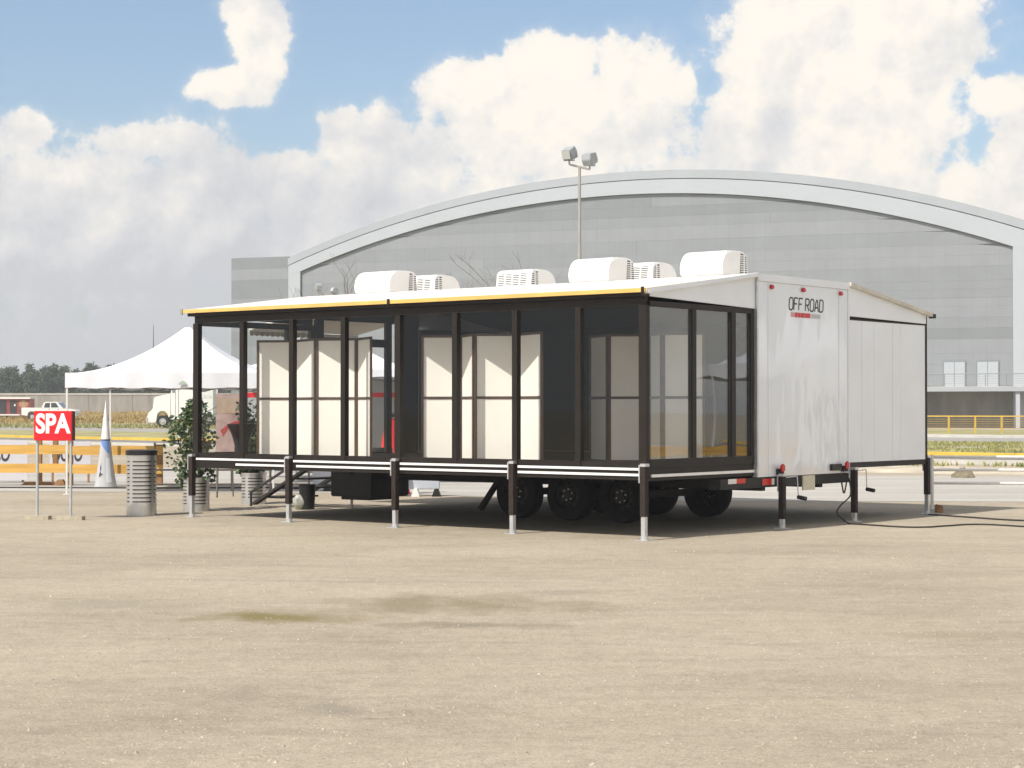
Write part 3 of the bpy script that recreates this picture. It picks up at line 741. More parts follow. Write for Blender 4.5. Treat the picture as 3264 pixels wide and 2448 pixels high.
# white tracks along the floor edge, in lengths between the jacks
q = LN / 4
for i in range(4):
    a, c = i * q + (.06 if i else .06), (i + 1) * q - .07
    tb('floor_track', a, c, -.062, -.046, .850, .880, WSTRIP)
    if i < 3: tb('floor_track', a, c - (.06 if i == 2 else .0), -.062, -.046, .780, .810, WSTRIP)
    else: tb('floor_track', a, c - .85, -.062, -.046, .780, .810, WSTRIP)
# right (rear) end of the glass wing
tb('end_header_rail', -.03, .03, .041, B1 - .04, 2.862, 2.93, FRAME)
tb('end_bottom_rail', -.03, .03, .041, B1 - .04, .875, .985, FRAME)
for v, w in ((1.02, .045), (1.95, .05), (B1 - .09, .035)): tb('window_post', -.035, .035, v - w, v + w, .986, 2.861, FRAME)
for v0, v1 in ((.042, .974), (1.066, 1.899), (2.001, B1 - .126)): tb('window_pane', -.004, .004, v0, v1, .986, 2.861, GL_E)
tb('end_floor_beam', -.02, -.001, .0, B1 - .04, .72, .872, FRAME); tb('end_floor_track', -.04, -.021, .06, B1 - .05, .765, .80, WSTRIP)
# left end of the glass wing
tb('end_header_rail', LN - .03, LN + .03, .041, B1 - .02, 2.84, 2.93, FRAME)
tb('end_bottom_rail', LN - .03, LN + .03, .041, B1 - .02, .875, .955, FRAME)
for v, w in ((1.9, .04), (B1 - .07, .045)): tb('window_post', LN - .035, LN + .035, v - w, v + w, .956, 2.839, FRAME)
for v0, v1 in ((.042, 1.858), (1.942, B1 - .12)): tb('window_pane', LN - .004, LN + .004, v0, v1, .956, 2.839, GL_F)
# --- closed far wing
for k in range(3):
    v0 = B2 + .04 + k * (W - B2 - .06) / 3; v1 = B2 + .04 + (k + 1) * (W - B2 - .06) / 3 - .006
    tb('wall_panel', -.03, .0, v0, v1, .84, 2.875, WHITE2)
tb('wall_head_rail', -.036, .0, B2 + .04, W - .02, 2.876, 2.892, FRAME)
for v in (B2 + .52, B2 + 1.46): tb('wall_batten', -.037, -.0305, v - .05, v + .05, .86, 2.86, WHITE2)
tb('wall_corner_post', -.045, .03, W - .019, W + .015, .80, HE - .01, CHASSIS)
tb('wall_sill', -.03, .0, B2 + .04, W - .02, .76, .838, CHASSIS)
tb('far_wall', .0, LN, W - .03, W, .875, HE - .004, WHITE2); tb('far_wall_lining', .04, LN - .04, W - .05, W - .032, .876, HE - .02, INTER)
tb('far_end_wall', LN - .03, LN, B2 + .03, W - .05, .875, 2.95, WHITE2); tb('far_end_lining', LN - .05, LN - .032, B2 + .03, W - .05, .876, 2.95, INTER)
tb('rear_end_lining', .002, .02, B2 + .03, W - .05, .876, 2.95, INTER)
# --- strip lights inside
for u, v in ((6.2, .5), (7.2, .55), (3.4, 1.6), (1.9, 1.6)):
    tb('ceiling_fitting', u, u + .38, v, v + .1, HE - .09 + v * .14, HE - .06 + v * .14, WSTRIP)
# --- entrance awning at the left end
slabp = [(LN + .05, 3.16), (LN + .05, 3.20), (LN + 1.45, 2.93), (LN + 1.45, 2.89)]
B().prism(slabp, lambda p, q, t: (-p, t, q), B1 - .05, B2 + .1).obj('entrance_awning', mat('awning_cloth', (.60, .57, .50), .8, var=.06, vscale=2), tr)
b = B()
for i in range(22):
    v0 = B1 - .05 + i * .118; b.prism([(v0, 2.885), (v0 + .11, 2.885), (v0 + .11, 2.82), (v0 + .055, 2.80), (v0, 2.82)], lambda p, q, t: (-t, p, q), LN + 1.44, LN + 1.45)
b.obj('awning_fringe', MATS['awning_cloth'], tr)
# --- rooftop air conditioners
def ac(u0, wid, v0, flip):
    z0 = 3.402; LENV = .72; uc = u0 + wid / 2
    prof = [(0.03, 0.0), (.005, .06), (0.0, .13), (.02, .21), (.065, .285), (.14, .335), (.24, .355), (.50, .362), (.62, .345), (.665, .30), (.70, .0)]
    fv = (lambda v: v0 + v) if not flip else (lambda v: v0 + LENV - v)
    sh = B().prism([(fv(a), z0 + c) for a, c in prof], lambda p, q, t: (-t, p, q), u0, u0 + wid).obj('air_conditioner', ACW, tr, bevel=.022, smooth=True)
    # louvres on both flanks near the rear and across the rear face
    for x, sg in ((-u0, 1), (-(u0 + wid), -1)):
        b = B(); b.prism([(fv(.47), z0 + .03), (fv(.655), z0 + .03), (fv(.63), z0 + .30), (fv(.49), z0 + .325)], lambda p, q, t: (t, p, q), x - sg * .004, x + sg * .004)
        gr = b.obj('side_grille', DARKGAP, sh)
        b = B()
        for k in range(9):
            zz = z0 + .045 + k * .03; b.box(x + sg * .004, x + sg * .012, fv(.475 + k * .001), fv(.655 - k * .003), zz, zz + .015)
        b.box(x + sg * .004, x + sg * .013, fv(.555), fv(.575), z0 + .03, z0 + .31)
        b.obj('louvre_slats', ACW, gr, kind='stuff')
    b = B(); yr_ = lambda h_: fv(.702 - .117 * h_ / 1.0 + .004)
    b.prism([(u0 + .05, .04), (u0 + wid - .05, .04), (u0 + wid - .06, .29), (u0 + .06, .29)], lambda p, q, t: (-p, fv(.700 - .117 * q + t), z0 + q), .002, .008)
    gr = b.obj('rear_grille', DARKGAP, sh); b = B()
    for k in range(9):
        h_ = .045 + k * .0275
        b.box(-(u0 + .05), -(u0 + wid - .05), fv(.700 - .117 * h_ + .006), fv(.700 - .117 * h_ + .014), z0 + h_, z0 + h_ + .013)
    for k in range(5):
        uu = u0 + .05 + k * (wid - .1) / 4; b.bar((-uu, fv(.700 + .010), z0 + .03), (-uu, fv(.700 - .035 + .012), z0 + .30), .02, .012, up=(0, 1, 0))
    b.obj('louvre_slats', ACW, gr, kind='stuff')
for u0, wd in ((.53, .68), (2.42, .70), (6.58, .74)): ac(u0, wd, 2.54, False)
for u0, wd in ((2.50, .68), (4.76, .68), (6.72, .70)): ac(u0, wd, 3.72, True)

# ================================================================== THINGS IN THE TRAILER
def screen(pts, label, z=.876, hgt=1.74):
    """zig-zag folding screen; pts are fold positions (u, v)"""
    o = tw(pts[0][0], pts[0][1], z); t = thing('folding_screen', label, 'screen', o, -TH, 'white folding screens inside the glass wing')
    loc = lambda u, v, zz: (-(u - pts[0][0]), v - pts[0][1], zz)
    for (u0, v0), (u1, v1) in zip(pts, pts[1:]):
        p0, p1 = Vector(loc(u0, v0, 0)), Vector(loc(u1, v1, 0)); d = p1 - p0; L_ = d.length; d.normalize(); nrm = Vector((-d.y, d.x, 0))
        a0, a1 = p0 + d * .008, p1 - d * .008
        def br(b, q0, q1, w, h): b.bar(q0, q1, w, h)
        fr = B(); st_ = .034
        for q_ in (a0 + d * st_ / 2, a1 - d * st_ / 2): fr.bar(q_ + Vector((0, 0, .0)), q_ + Vector((0, 0, hgt)), .03, st_, up=tuple(d))
        for zz in (.02, hgt * .505, hgt - .017): fr.bar(a0 + d * st_ + Vector((0, 0, zz)), a1 - d * st_ + Vector((0, 0, zz)), .028, .034)
        fo = fr.obj('frame', BROWNF, t)
        for z0, z1 in ((.038, hgt * .505 - .018), (hgt * .505 + .018, hgt - .035)):
            pb = B(); e0, e1 = a0 + d * (st_ + .001), a1 - d * (st_ + .001); zc = (z0 + z1) / 2
            pb.bar(e0 + Vector((0, 0, zc)), e1 + Vector((0, 0, zc)), .010, z1 - z0); pb.obj('panel', CREAM, fo)
screen([(7.19, 0.33), (6.73, 0.64), (5.97, 0.33), (5.44, 0.64), (4.88, 0.33)], 'white folding screen behind the left half of the glass front, nearest the tents')
screen([(4.03, 0.4), (3.58, 0.74), (3.08, 0.4), (2.59, 0.74), (1.93, 0.42)], 'white folding screen standing behind the middle of the glass front')
screen([(2.31, 1.98), (1.79, 1.68), (1.3, 1.98), (0.91, 1.68), (0.42, 1.98)], 'shaded white folding screen in the glass corner next to the white box')

def leaves(b, c, rad, n, size, r, squash=(1, 1, 1), shell=.35):
    for _ in range(n):
        while True:
            p = Vector((r.uniform(-1, 1), r.uniform(-1, 1), r.uniform(-1, 1)))
            if shell < p.length < 1: break
        p = Vector((p.x * rad * squash[0], p.y * rad * squash[1], p.z * rad * squash[2])) + Vector(c)
        d = Vector((r.uniform(-1, 1), r.uniform(-1, 1), r.uniform(-.9, .4))).normalized(); s = d.orthogonal().normalized(); q = r.uniform(0, 6.28)
        s = (s * math.cos(q) + d.cross(s) * math.sin(q)); L_ = size * r.uniform(.7, 1.3); w = L_ * .3
        up = d.cross(s) * (L_ * .08)
        o = len(b.v); b.v += [tuple(p), tuple(p + d * L_ * .5 + s * w + up), tuple(p + d * L_), tuple(p + d * L_ * .5 - s * w + up)]; b.f += [(o, o + 1, o + 2), (o, o + 2, o + 3)]
LEAF = mat('ficus_leaf', (.06, .11, .045), .36, var=.55, vscale=9, col2=(.15, .21, .09), spec=.5)
LEAF2 = mat('dark_plant_leaf', (.035, .06, .03), .5, var=.4, vscale=6)
BARK = mat('bark', (.14, .10, .07), .9, var=.3, vscale=14, bump=.4, bscale=40)
# black urn with a plant inside the glass wing
o = tw(7.63, .45, .876); t = thing('urn_plant', 'black tapered urn with a leafy plant inside the left end of the glass wing', 'plant', o); t.scale = (.85, .85, .95)
b = B(); b.lathe([(0, 0), (.13, 0), (.12, .05), (.12, .2), (.17, .36), (.245, .50), (.25, .53), (.225, .535), (.20, .50), (0, .48)], n=28); b.obj('urn', BLACK, t, smooth=True, fix=False)
b = B(); r = random.Random(3); leaves(b, (0.12, 0, .70), .24, 110, .10, r, (1, 1, .9), .1); b.obj('foliage', LEAF2, t, fix=False)
# dark red armchair deep inside
MAROON = mat('maroon_upholstery', (.11, .016, .018), .7, var=.2, vscale=8)
o = tw(3.0, 5.2, .876); t = thing('armchair', 'dark red armchair deep in the shaded interior between the two right screens', 'armchair', o, R(-38))
B().box(-.33, .33, -.35, .33, .12, .42).obj('seat', MAROON, t, bevel=.04); B().prism([(.22, .40), (.38, .40), (.48, .98), (.34, 1.0)], lambda p, q, w: (w, p, q), -.33, .33).obj('backrest', MAROON, t, bevel=.04)
for s in (-1, 1):
    B().box(s * .335, s * .45, -.36, .34, .10, .62).obj('armrest', MAROON, t, bevel=.035)
    for y in (-.3, .28): B().cyl((s * .38, y, 0), (s * .38, y, .105), .025, n=8).obj('leg', BLACK, t)
# faded poster on the inner wall
PINK = mat('poster_pink', (.26, .13, .12), .7, var=.35, vscale=7)
o = tw(5.75, W - .06, 1.9); t = thing('wall_poster', 'faded pink poster hung on the dark inner wall', 'poster', o, -TH)
B().box(-.32, .32, -.02, .008, -.25, .85).obj('print', PINK, t); B().box(-.35, .35, -.005, .0085, -.28, .88).obj('backing', BROWNF, t)

# ================================================================== THINGS AROUND THE TRAILER
# entrance stair
STEELD = mat('dark_step_steel', (.03, .027, .025), .6, var=.25, vscale=8)
o = tw(LN + .05, 2.72, 0); t = thing('entrance_stair', 'dark steel steps with handrails going up to the trailer door', 'stair', o, -TH)
for y in (.0, .95):
    b = B(); b.bar((-.0, y, .80), (-1.55, y, .04), .04, .12, up=(0, 1, 0)); b.obj('stringer', STEELD, t)
for i in range(4): B().box(-.30 - i * .32, -.02 - i * .32, .03, .92, .62 - i * .16, .65 - i * .16).obj('tread', STEELD, t)
b = B(); b.bar((.0, -.03, 1.0), (-1.62, -.03, .22), .035, .035); b.cyl((-1.6, -.03, 0), (-1.6, -.03, .24), .02, n=8); b.obj('lower_rail', STEELD, t)

# steel litter bin and planters (slotted drums)
def drum(name, label, cat, loc, rad, hgt, slots, lid=False, rot=0, group=None):
    t = thing(name, label, cat, loc, rot, group)
    n = 48; rows = [0.0, hgt * .19]
    step = (hgt * .93 - hgt * .22) / slots
    for k in range(slots): rows += [hgt * .22 + k * step, hgt * .22 + k * step + step * .30]
    rows = sorted(rows + [hgt]); slotrows = {hgt * .22 + k * step for k in range(slots)}
    b = B()
    for z in rows:
        for i in range(n): a = 2 * math.pi * i / n; b.v.append((rad * math.cos(a), rad * math.sin(a), z))
    for j in range(len(rows) - 1):
        for i in range(n):
            ph = i % 12
            if rows[j] in slotrows and ph not in (0, 1): continue
            b.f.append((j * n + i, j * n + (i + 1) % n, (j + 1) * n + (i + 1) % n, (j + 1) * n + i))
    b.obj('drum', STEEL, t, smooth=True, fix=False)
    b = B(); b.lathe([(rad * .93, .01), (rad * .93, hgt - .01)], n=32); b.obj('liner', BLACK, t, smooth=True, fix=False)
    b = B(); b.lathe([(rad - .004, hgt - .02), (rad + .012, hgt - .02), (rad + .012, hgt + .01), (rad - .004, hgt + .01), (rad - .004, hgt - .02)], n=40)
    if lid:
        b = B(); b.lathe([(rad * .6, hgt - .02), (rad + .012, hgt - .02), (rad + .014, hgt + .05), (rad - .02, hgt + .06), (rad * .55, hgt + .05), (rad * .55, hgt - .1)], n=40); b.obj('rim', BLACK, t, smooth=True, fix=False)
    else: b.obj('rim', STEEL, t, fix=False)
    return t
drum('litter_bin', 'slotted steel litter bin with black rim beside the red sign', 'litter bin', (-5.585, 28.83, 0), .225, .93, 11, True, R(-40))
def ficus(loc, label, hgt, rad, seed, s=1., low=.5):
    t = drum('planter', label, 'potted plant', loc, .21, .52, 7, False, R(-35), 'potted plants in steel drums')
    r = random.Random(seed); b = B()
    B().lathe([(0, .47), (.195, .47)], n=24).obj('soil', mat('soil', (.05, .035, .025), .95), t, fix=False)
    for k in range(3):
        a = k * 2.1; b.tube([(.03 * math.cos(a), .03 * math.sin(a), .45), (.06 * math.cos(a + 1), .06 * math.sin(a + 1), .9), (.05 * math.cos(a + 2), .05 * math.sin(a + 2), hgt * .85)], .014, 7)
    for k in range(16):
        a = r.uniform(0, 6.28); z = r.uniform(.6, hgt * .9); b.cyl((.04 * math.cos(a), .04 * math.sin(a), z), (rad * .8 * math.cos(a), rad * .8 * math.sin(a), z + .15), .007, .004, 5)
    b.obj('stem', BARK, t)
    b = B()
    for k in range(26):
        z = low + (hgt - low) * (k + .5) / 26; q = (z - low) / (hgt - low); rr = rad * (.55 + .6 * math.sin(min(1, q * 1.15) * math.pi) ** .7) * r.uniform(.7, 1.05)
        a = r.uniform(0, 6.28); leaves(b, (rr * .5 * math.cos(a) - .08, rr * .5 * math.sin(a), z), rr * .66, 80, .085 * s, r, (1, 1, .7), .15)
    b.obj('foliage', LEAF, t, fix=False)
    return t
ficus((-4.97, 30.1, 0), 'tall leafy ficus in a slotted steel drum in front of the glass wing corner', 1.74, .41, 21, low=.40)
ficus((-4.36, 32.3, 0), 'smaller plant in a steel drum, half hidden behind the trailer floor', 1.35, .26, 22, low=.52)

# SPA sign
SIGNRED = mat('sign_red', (.72, .012, .022), .35, var=.03, vscale=5); LETW = mat('sign_letter_white', (.86, .84, .82), .4)
PIPE = mat('galvanised_pipe', (.50, .52, .52), .45, .4, var=.1, vscale=10); WOODG = mat('weathered_wood_foot', (.40, .36, .27), .8, var=.2, vscale=12)
t = thing('spa_sign', 'red SPA sign with white letters on two thin metal posts', 'sign', (-6.645, 27.75, 0), R(-12))
pn = B().box(-.295, .295, -.05, .05, 1.145, 1.575).obj('sign_box', SIGNRED, t, bevel=.006)
tx = text('letters', 'SPA', .385, LETW, t, (0, -.053, 1.378), (R(90), 0, 0), .002, .013, 0, .84)
B().box(.296, .305, -.048, .048, 1.15, 1.57).obj('side_trim', mat('sign_side_brown', (.10, .03, .02), .6), t)
for s in (-1, 1):
    x = s * .262; B().cyl((x, 0, .035), (x, 0, 1.144), .021, n=12).obj('post', PIPE, t, smooth=True)
    B().box(x - .20, x + .20, -.06, .06, .0, .055).obj('foot', WOODG, t)

# wooden barrier of two wide planks
PLANK = mat('ochre_plank', (.62, .36, .085), .75, var=.2, vscale=4, stretch=(.3, 3, 3), bump=.15, bscale=20)
WPOST = mat('brown_timber', (.30, .16, .07), .85, var=.3, vscale=8, bump=.3, bscale=20)
FENCE = t = thing('plank_fence', 'low barrier of wide ochre planks on timber posts behind the red sign', 'fence', (-9.25, 40.0, 0))
for z0, z1 in ((.655, .845), (.265, .455)):
    B().box(-3.9, .0, -.06, -.015, z0 + .008, z1 + .008).obj('plank', PLANK, t); B().box(.004, 1.95, -.055, -.012, z0 - .012, z1 - .012).obj('plank', PLANK, t)
for x, z1 in ((-.02, .93), (1.86, .86), (-2.9, .93)): B().box(x - .07, x + .07, -.01, .12, 0, z1).obj('post', WPOST, t)
for x in (-.72, -.38): B().box(x - .05, x + .05, .30, .40, 0.0 if x < -.5 else .3, .96).obj('brace_post', WPOST, t)
B().prism([(-.5, 0), (.5, 0), (.35, .07), (-.35, .07)], lambda p, q, w: (-.72 + p * .75, .2 + w, q), 0, .3).obj('foot', WPOST, t)
B().prism([(-.16, 0), (.1, 0), (.04, .13), (-.06, .13)], lambda p, q, w: (-.18 + p, -.05 + w, q), 0, .14).obj('foot', WPOST, t)
# white boards behind it with lettering
WB = mat('white_board', (.58, .57, .60), .5, var=.04, vscale=3); INK = mat('board_ink', (.05, .05, .06), .6)
t = thing('banner_board', 'white board with black lettering leaning behind the plank fence', 'board', (-9.62, 41.6, 0))
B().box(-.44, .46, -.015, .015, .40, .90).obj('board', WB, t)
text('lettering', 'OCTO', .40, INK, t, (-.06, -.018, .60), (R(90), 0, 0), .001, .012, .12, .56)
for x in (-.38, .4): B().box(x - .02, x + .02, .02, .06, 0, .85).obj('leg', WPOST, t)
t = thing('banner_board', 'taller white board at the left picture edge behind the plank fence', 'board', (-10.95, 41.6, 0))
B().box(-.7, .42, -.015, .015, .06, .92).obj('board', WB, t); text('lettering', 'CO', .40, INK, t, (-.16, -.018, .60), (R(90), 0, 0), .001, .012, .12, .6)
for x in (-.3, .3): B().box(x - .02, x + .02, .02, .06, 0, .85).obj('leg', WPOST, t)

# pop-up cone banners
CLOTH = mat('white_cloth', (.76, .76, .76), .7, var=.04, vscale=4); CLG = mat('grey_cloth', (.44, .44, .45), .7, var=.06, vscale=5)
CLB = mat('blue_cloth', (.14, .24, .52), .7); CLRED = mat('red_cloth', (.62, .018, .022), .6, var=.08, vscale=5)
t = thing('cone_banner', 'slim white and grey cone shaped pop-up banner in front of the plank fence', 'banner', (-9.06, 42.1 - 4.2, 0))
t.location = (-8.35, 39.3, 0)
def cone_r(z): return .0 if z > 1.80 else (.19 * (1 - z / 1.80) ** .9 * (1.0 + .22 * (1 - z / 1.80) ** 4))
pr = lambda zs: [(cone_r(z), z) for z in zs]
B().lathe(pr([.98, 1.1, 1.3, 1.5, 1.7, 1.76, 1.799]), n=28).obj('upper_cloth', CLOTH, t, smooth=True, fix=False)
B().lathe(pr([.0, .05, .2, .4, .6, .8, .96]), n=28).obj('lower_cloth', CLG, t, smooth=True, fix=False)
B().lathe([(cone_r(.97) + .003, .958), (cone_r(.97) + .003, .982)], n=28).obj('seam', BLACK, t, fix=False)
def cone_patch(name, z0, z1, a0, a1, m, taper=0):
    b = B(); n = 10
    for j in range(n + 1):
        z = z0 + (z1 - z0) * j / n
        for i in range(n + 1):
            s = i / n; aa0 = a0 + taper * (1 - j / n) * (a1 - a0); a = aa0 + (a1 - aa0) * s if taper > 0 else a0 + (a1 - a0) * s
            rr = cone_r(z) + .003; b.v.append((rr * math.cos(a), rr * math.sin(a), z))
    b.f = [(j * (n + 1) + i, j * (n + 1) + i + 1, (j + 1) * (n + 1) + i + 1, (j + 1) * (n + 1) + i) for j in range(n) for i in range(n)]
    b.obj(name, m, t, fix=False)
cone_patch('blue_panel', .70, .955, R(205), R(320), CLB, .82)
cone_patch('white_panel', .10, .60, R(285), R(318), mat('pale_cloth', (.60, .62, .66), .7))
for z0, z1, a0, a1 in ((.22, .30, 238, 252), (.30, .36, 243, 248), (.36, .44, 240, 250), (.44, .50, 244, 247), (.25, .28, 252, 262)): cone_patch('printed_mark', z0, z1, R(a0), R(a1), INK)
t = thing('cone_banner', 'red cone shaped pop-up banner seen through the trailer doorway', 'banner', (-2.28, 36.0, 0))
B().lathe([(cone_r(z * .98) * 1.55 + .02, z) for z in (0, .1, .3, .6, .9, 1.2, 1.42)] + [(0, 1.44)], n=28).obj('cloth', CLRED, t, smooth=True, fix=False)
B().lathe([(.0, 1.45), (.12, 1.45), (.14, 1.49), (.10, 1.53), (0, 1.54)], n=20).obj('cap', BLACK, t, smooth=True, fix=False)
t = thing('round_table', 'black round pedestal table standing outside the trailer door', 'table', (-2.42, 34.9, 0))
B().lathe([(0, .70), (.24, .70), (.26, .74), (.24, .90), (0, .90)], n=32).obj('tabletop', BLACK, t, smooth=True, fix=False)
B().cyl((0, 0, .03), (0, 0, .70), .04, n=12).obj('pedestal', BLACK, t); B().lathe([(0, 0), (.2, 0), (.18, .03), (0, .04)], n=24).obj('base', BLACK, t, fix=False)

GP = mat('grey_brown_pipe', (.20, .175, .15), .6, .3, var=.2, vscale=6)
# poster on an easel outside the left end
PB1 = mat('poster_mauve', (.36, .25, .235), .6, var=.2, vscale=5, col2=(.5, .36, .33)); PB2 = mat('poster_tan', (.40, .29, .21), .6, var=.15, vscale=6); PB3 = mat('poster_red', (.36, .05, .05), .6, var=.3, vscale=8)
t = thing('easel_poster', 'tall mauve poster on an easel standing behind the glass wing', 'poster', (-5.1, 34.6, 0), R(4))
B().box(-.26, .30, -.012, .012, .66, 1.88).obj('board', PB1, t); B().box(-.25, .29, -.016, -.0125, 1.52, 1.80).obj('title_band', PB2, t)
B().prism([(-.18, 1.22), (-.02, 1.34), (.26, 1.44), (.28, 1.30), (.12, 1.20), (-.02, 1.28), (-.12, 1.10)], lambda p, q, w: (p, w, q), -.016, -.0125).obj('printed_shape', PB3, t)
for x in (-.2, .24): B().bar((x, .02, 1.7), (x * 1.2, .06, 0), .025, .025).obj('leg', GP, t)
B().bar((0.02, .03, 1.6), (.02, .5, 0), .025, .025).obj('leg', GP, t)

# white pop-up tents
TENT = mat('tent_canvas', (.73, .735, .77), .6, var=.03, vscale=2, bump=.08, bscale=5)
LEGP = mat('tent_leg_white', (.72, .71, .69), .4, .2); SCIS = mat('tent_frame_grey', (.22, .22, .21), .5, .5)
def tent(loc, w, zt, zb, zp, label, rot=0, wall=False, emblem=False):
    t = thing('pop_up_tent', label, 'tent', loc, rot, 'white pop-up tents behind the trailer'); h = w / 2; n = 14
    b = B()
    for side in range(4):
        c, s = math.cos(side * math.pi / 2), math.sin(side * math.pi / 2)
        rows_ = []
        for j in range(n + 1):
            q = j / n; rr = h * (1 - q) + .05 * q
            zz = zt + (zp - zt) * (q ** 1.85) if q < .93 else zp - (1 - q) * (zp - zt) * 1.3
            row = []
            for i in range(9):
                e = i / 8 * 2 - 1; sag = -.05 * (1 - e * e) * (1 - q) * q * 4
                x, y = e * rr, -rr
                row.append((x * c - y * s, x * s + y * c, zz + sag))
            rows_.append(row)
        vs = [p for row in rows_ for p in row]
        b.add(vs, [(j * 9 + i, j * 9 + i + 1, (j + 1) * 9 + i + 1, (j + 1) * 9 + i) for j in range(n) for i in range(8)])
    b.add([(-.05, -.05, zp), (.05, -.05, zp), (.05, .05, zp), (-.05, .05, zp)], [(0, 1, 2, 3)])
    b.obj('canopy', TENT, t, smooth=True, fix=False)
    for side in range(4):
        b = B(); c, s = math.cos(side * math.pi / 2), math.sin(side * math.pi / 2); K = 26
        for i in range(K + 1):
            e = i / K * 2 - 1; wv = .012 * math.sin(i * 2.3) + .008 * math.sin(i * 5.1)
            for zz, f_ in ((zt + .005, 0.), ((zt + zb) / 2, .6), (zb + .012 * math.sin(i * 1.3), 1.)):
                x, y = e * (h + .012), -(h + .012) + wv * f_ * 1.5
                b.v.append((x * c - y * s, x * s + y * c, zz))
        b.f = [(i * 3 + k, (i + 1) * 3 + k, (i + 1) * 3 + k + 1, i * 3 + k + 1) for i in range(K) for k in range(2)]
        b.obj('valance', TENT, t, smooth=True, fix=False)
    for sx in (-1, 1):
        for sy in (-1, 1):
            B().box(sx * (h - .02) - .018, sx * (h - .02) + .018, sy * (h - .02) - .018, sy * (h - .02) + .018, .012, zt - .02).obj('leg', LEGP, t)
            B().box(sx * (h - .02) - .06, sx * (h - .02) + .06, sy * (h - .02) - .06, sy * (h - .02) + .06, 0, .012).obj('foot', LEGP, t)
    b = B()
    for sgn in (-1, 1):
        for k in range(4):
            x0, x1 = -h + k * w / 4, -h + (k + 1) * w / 4; y = sgn * (h - .03)
            b.bar((x0, y, zb - .03 if k % 2 else zt - .06), (x1, y, zt - .06 if k % 2 else zb - .03), .02, .025); b.bar((x0, y + .03, zt - .06 if k % 2 else zb - .03), (x1, y + .03, zb - .03 if k % 2 else zt - .06), .02, .025)
    b.obj('scissor_frame', SCIS, t)
    if emblem:
        B().prism([(-.13, 0), (.13, 0), (.09, .07), (0, .12), (-.09, .07)], lambda p, q, w_: (.24 + p * .65, -(h + .03) + w_, zb + .06 + q * .65), 0, .004).obj('emblem', mat('emblem_green', (.38, .44, .38), .6), t)
    if wall:
        B().box(-h + .03, h - .03, h - .02, h - .008, .1, zb + .02).obj('side_wall', mat('tent_wall_grey', (.42, .42, .41), .75, var=.05, vscale=2), t)
        B().box(-h + .03, h - .03, h - .026, h - .021, 1.88, 1.99).obj('wall_stripe', SIGNRED, t); B().box(1.45, 1.58, h - .031, h - .0265, 1.885, 1.985).obj('stripe_mark', LETW, t)
    return t
tent((-6.42, 37.85, 0), 3.92, 2.28, 2.0, 3.22, 'white peaked tent with a small green emblem left of the trailer', emblem=True)
tent((-4.0, 42.6, 0), 4.5, 2.44, 2.28, 3.42, 'white tent with a grey rear wall seen through the glass wing', wall=True)

# low pipe barrier behind the planters
t = thing('pipe_barrier', 'low grey pipe barrier on the ground behind the steel planters', 'barrier', (-6.95, 37.2, 0))
for i in range(5): B().cyl((i * .75, 0, 0), (i * .75, 0, (.95 if i == 0 else .43)), .022, n=8).obj('post', GP, t)
for z in (.42, .14): B().cyl((0, 0, z), (3.0, 0, z), .018, n=8).obj('rail', GP, t)
# grey board on feet under the trailer, beyond
t = thing('barrier_board', 'pale grey barrier board on small feet behind the trailer underbody', 'barrier', (-1.75, 35.2, 0))
B().box(-.40, .42, -.03, .03, .13, .62).obj('board', mat('pale_grey_plastic', (.52, .56, .62), .5, var=.04, vscale=3), t, bevel=.01)
for x in (-.02, .36): B().prism([(-.08, 0), (.08, 0), (.03, .14), (-.03, .14)], lambda p, q, w: (x + p, w, q), -.2, .2).obj('foot', CHASSIS if x > .1 else LETW, t)
t = thing('barrier_board', 'pale grey barrier board half hidden behind the steps', 'barrier', (-3.0, 37.4, 0))
B().box(-.9, .55, -.03, .03, .13, .70).obj('board', MATS['pale_grey_plastic'], t, bevel=.01)
for x in (-.6, .4): B().prism([(-.08, 0), (.08, 0), (.03, .14), (-.03, .14)], lambda p, q, w: (x + p, w, q), -.2, .2).obj('foot', CHASSIS, t)
# black waste bucket with a bag
t = thing('waste_bucket', 'black waste bucket with a pale bag under the trailer steps', 'bucket', (-3.27, 30.55, 0))
B().lathe([(0, .0), (.115, .0), (.135, .38), (.145, .385), (.145, .40), (.125, .40), (.11, .1)], n=24).obj('pail', BLACK, t, smooth=True, fix=False)
b = B(); r = random.Random(8)
for k in range(7):
    for i in range(10):
        a = i / 10 * 6.283; rr = .10 * math.sin((k + .6) / 7.2 * math.pi) ** .6 * r.uniform(.85, 1.15); b.v.append((-.13 + rr * math.cos(a), -.05 + rr * math.sin(a), .24 * k / 6))
b.f = [(k * 10 + i, k * 10 + (i + 1) % 10, (k + 1) * 10 + (i + 1) % 10, (k + 1) * 10 + i) for k in range(6) for i in range(10)]
b.obj('bag', mat('pale_bag', (.42, .43, .38), .4, var=.3, vscale=15), t, smooth=True, fix=False)

# white pipe railing at the right
WP = mat('white_pipe', (.76, .74, .70), .45, var=.06, vscale=6)
t = thing('pipe_railing', 'white three bar pipe railing running out of the picture on the right', 'railing', (6.72, 30.6, 0), R(-7))
for x in (0, 2.6, 5.2): B().cyl((x, 0, 0), (x, 0, .87), .028, n=10).obj('post', WP, t, smooth=True)
for z in (.84, .63, .42): B().cyl((0, 0, z), (5.2, 0, z), .022, n=10).obj('rail', WP, t, smooth=True)
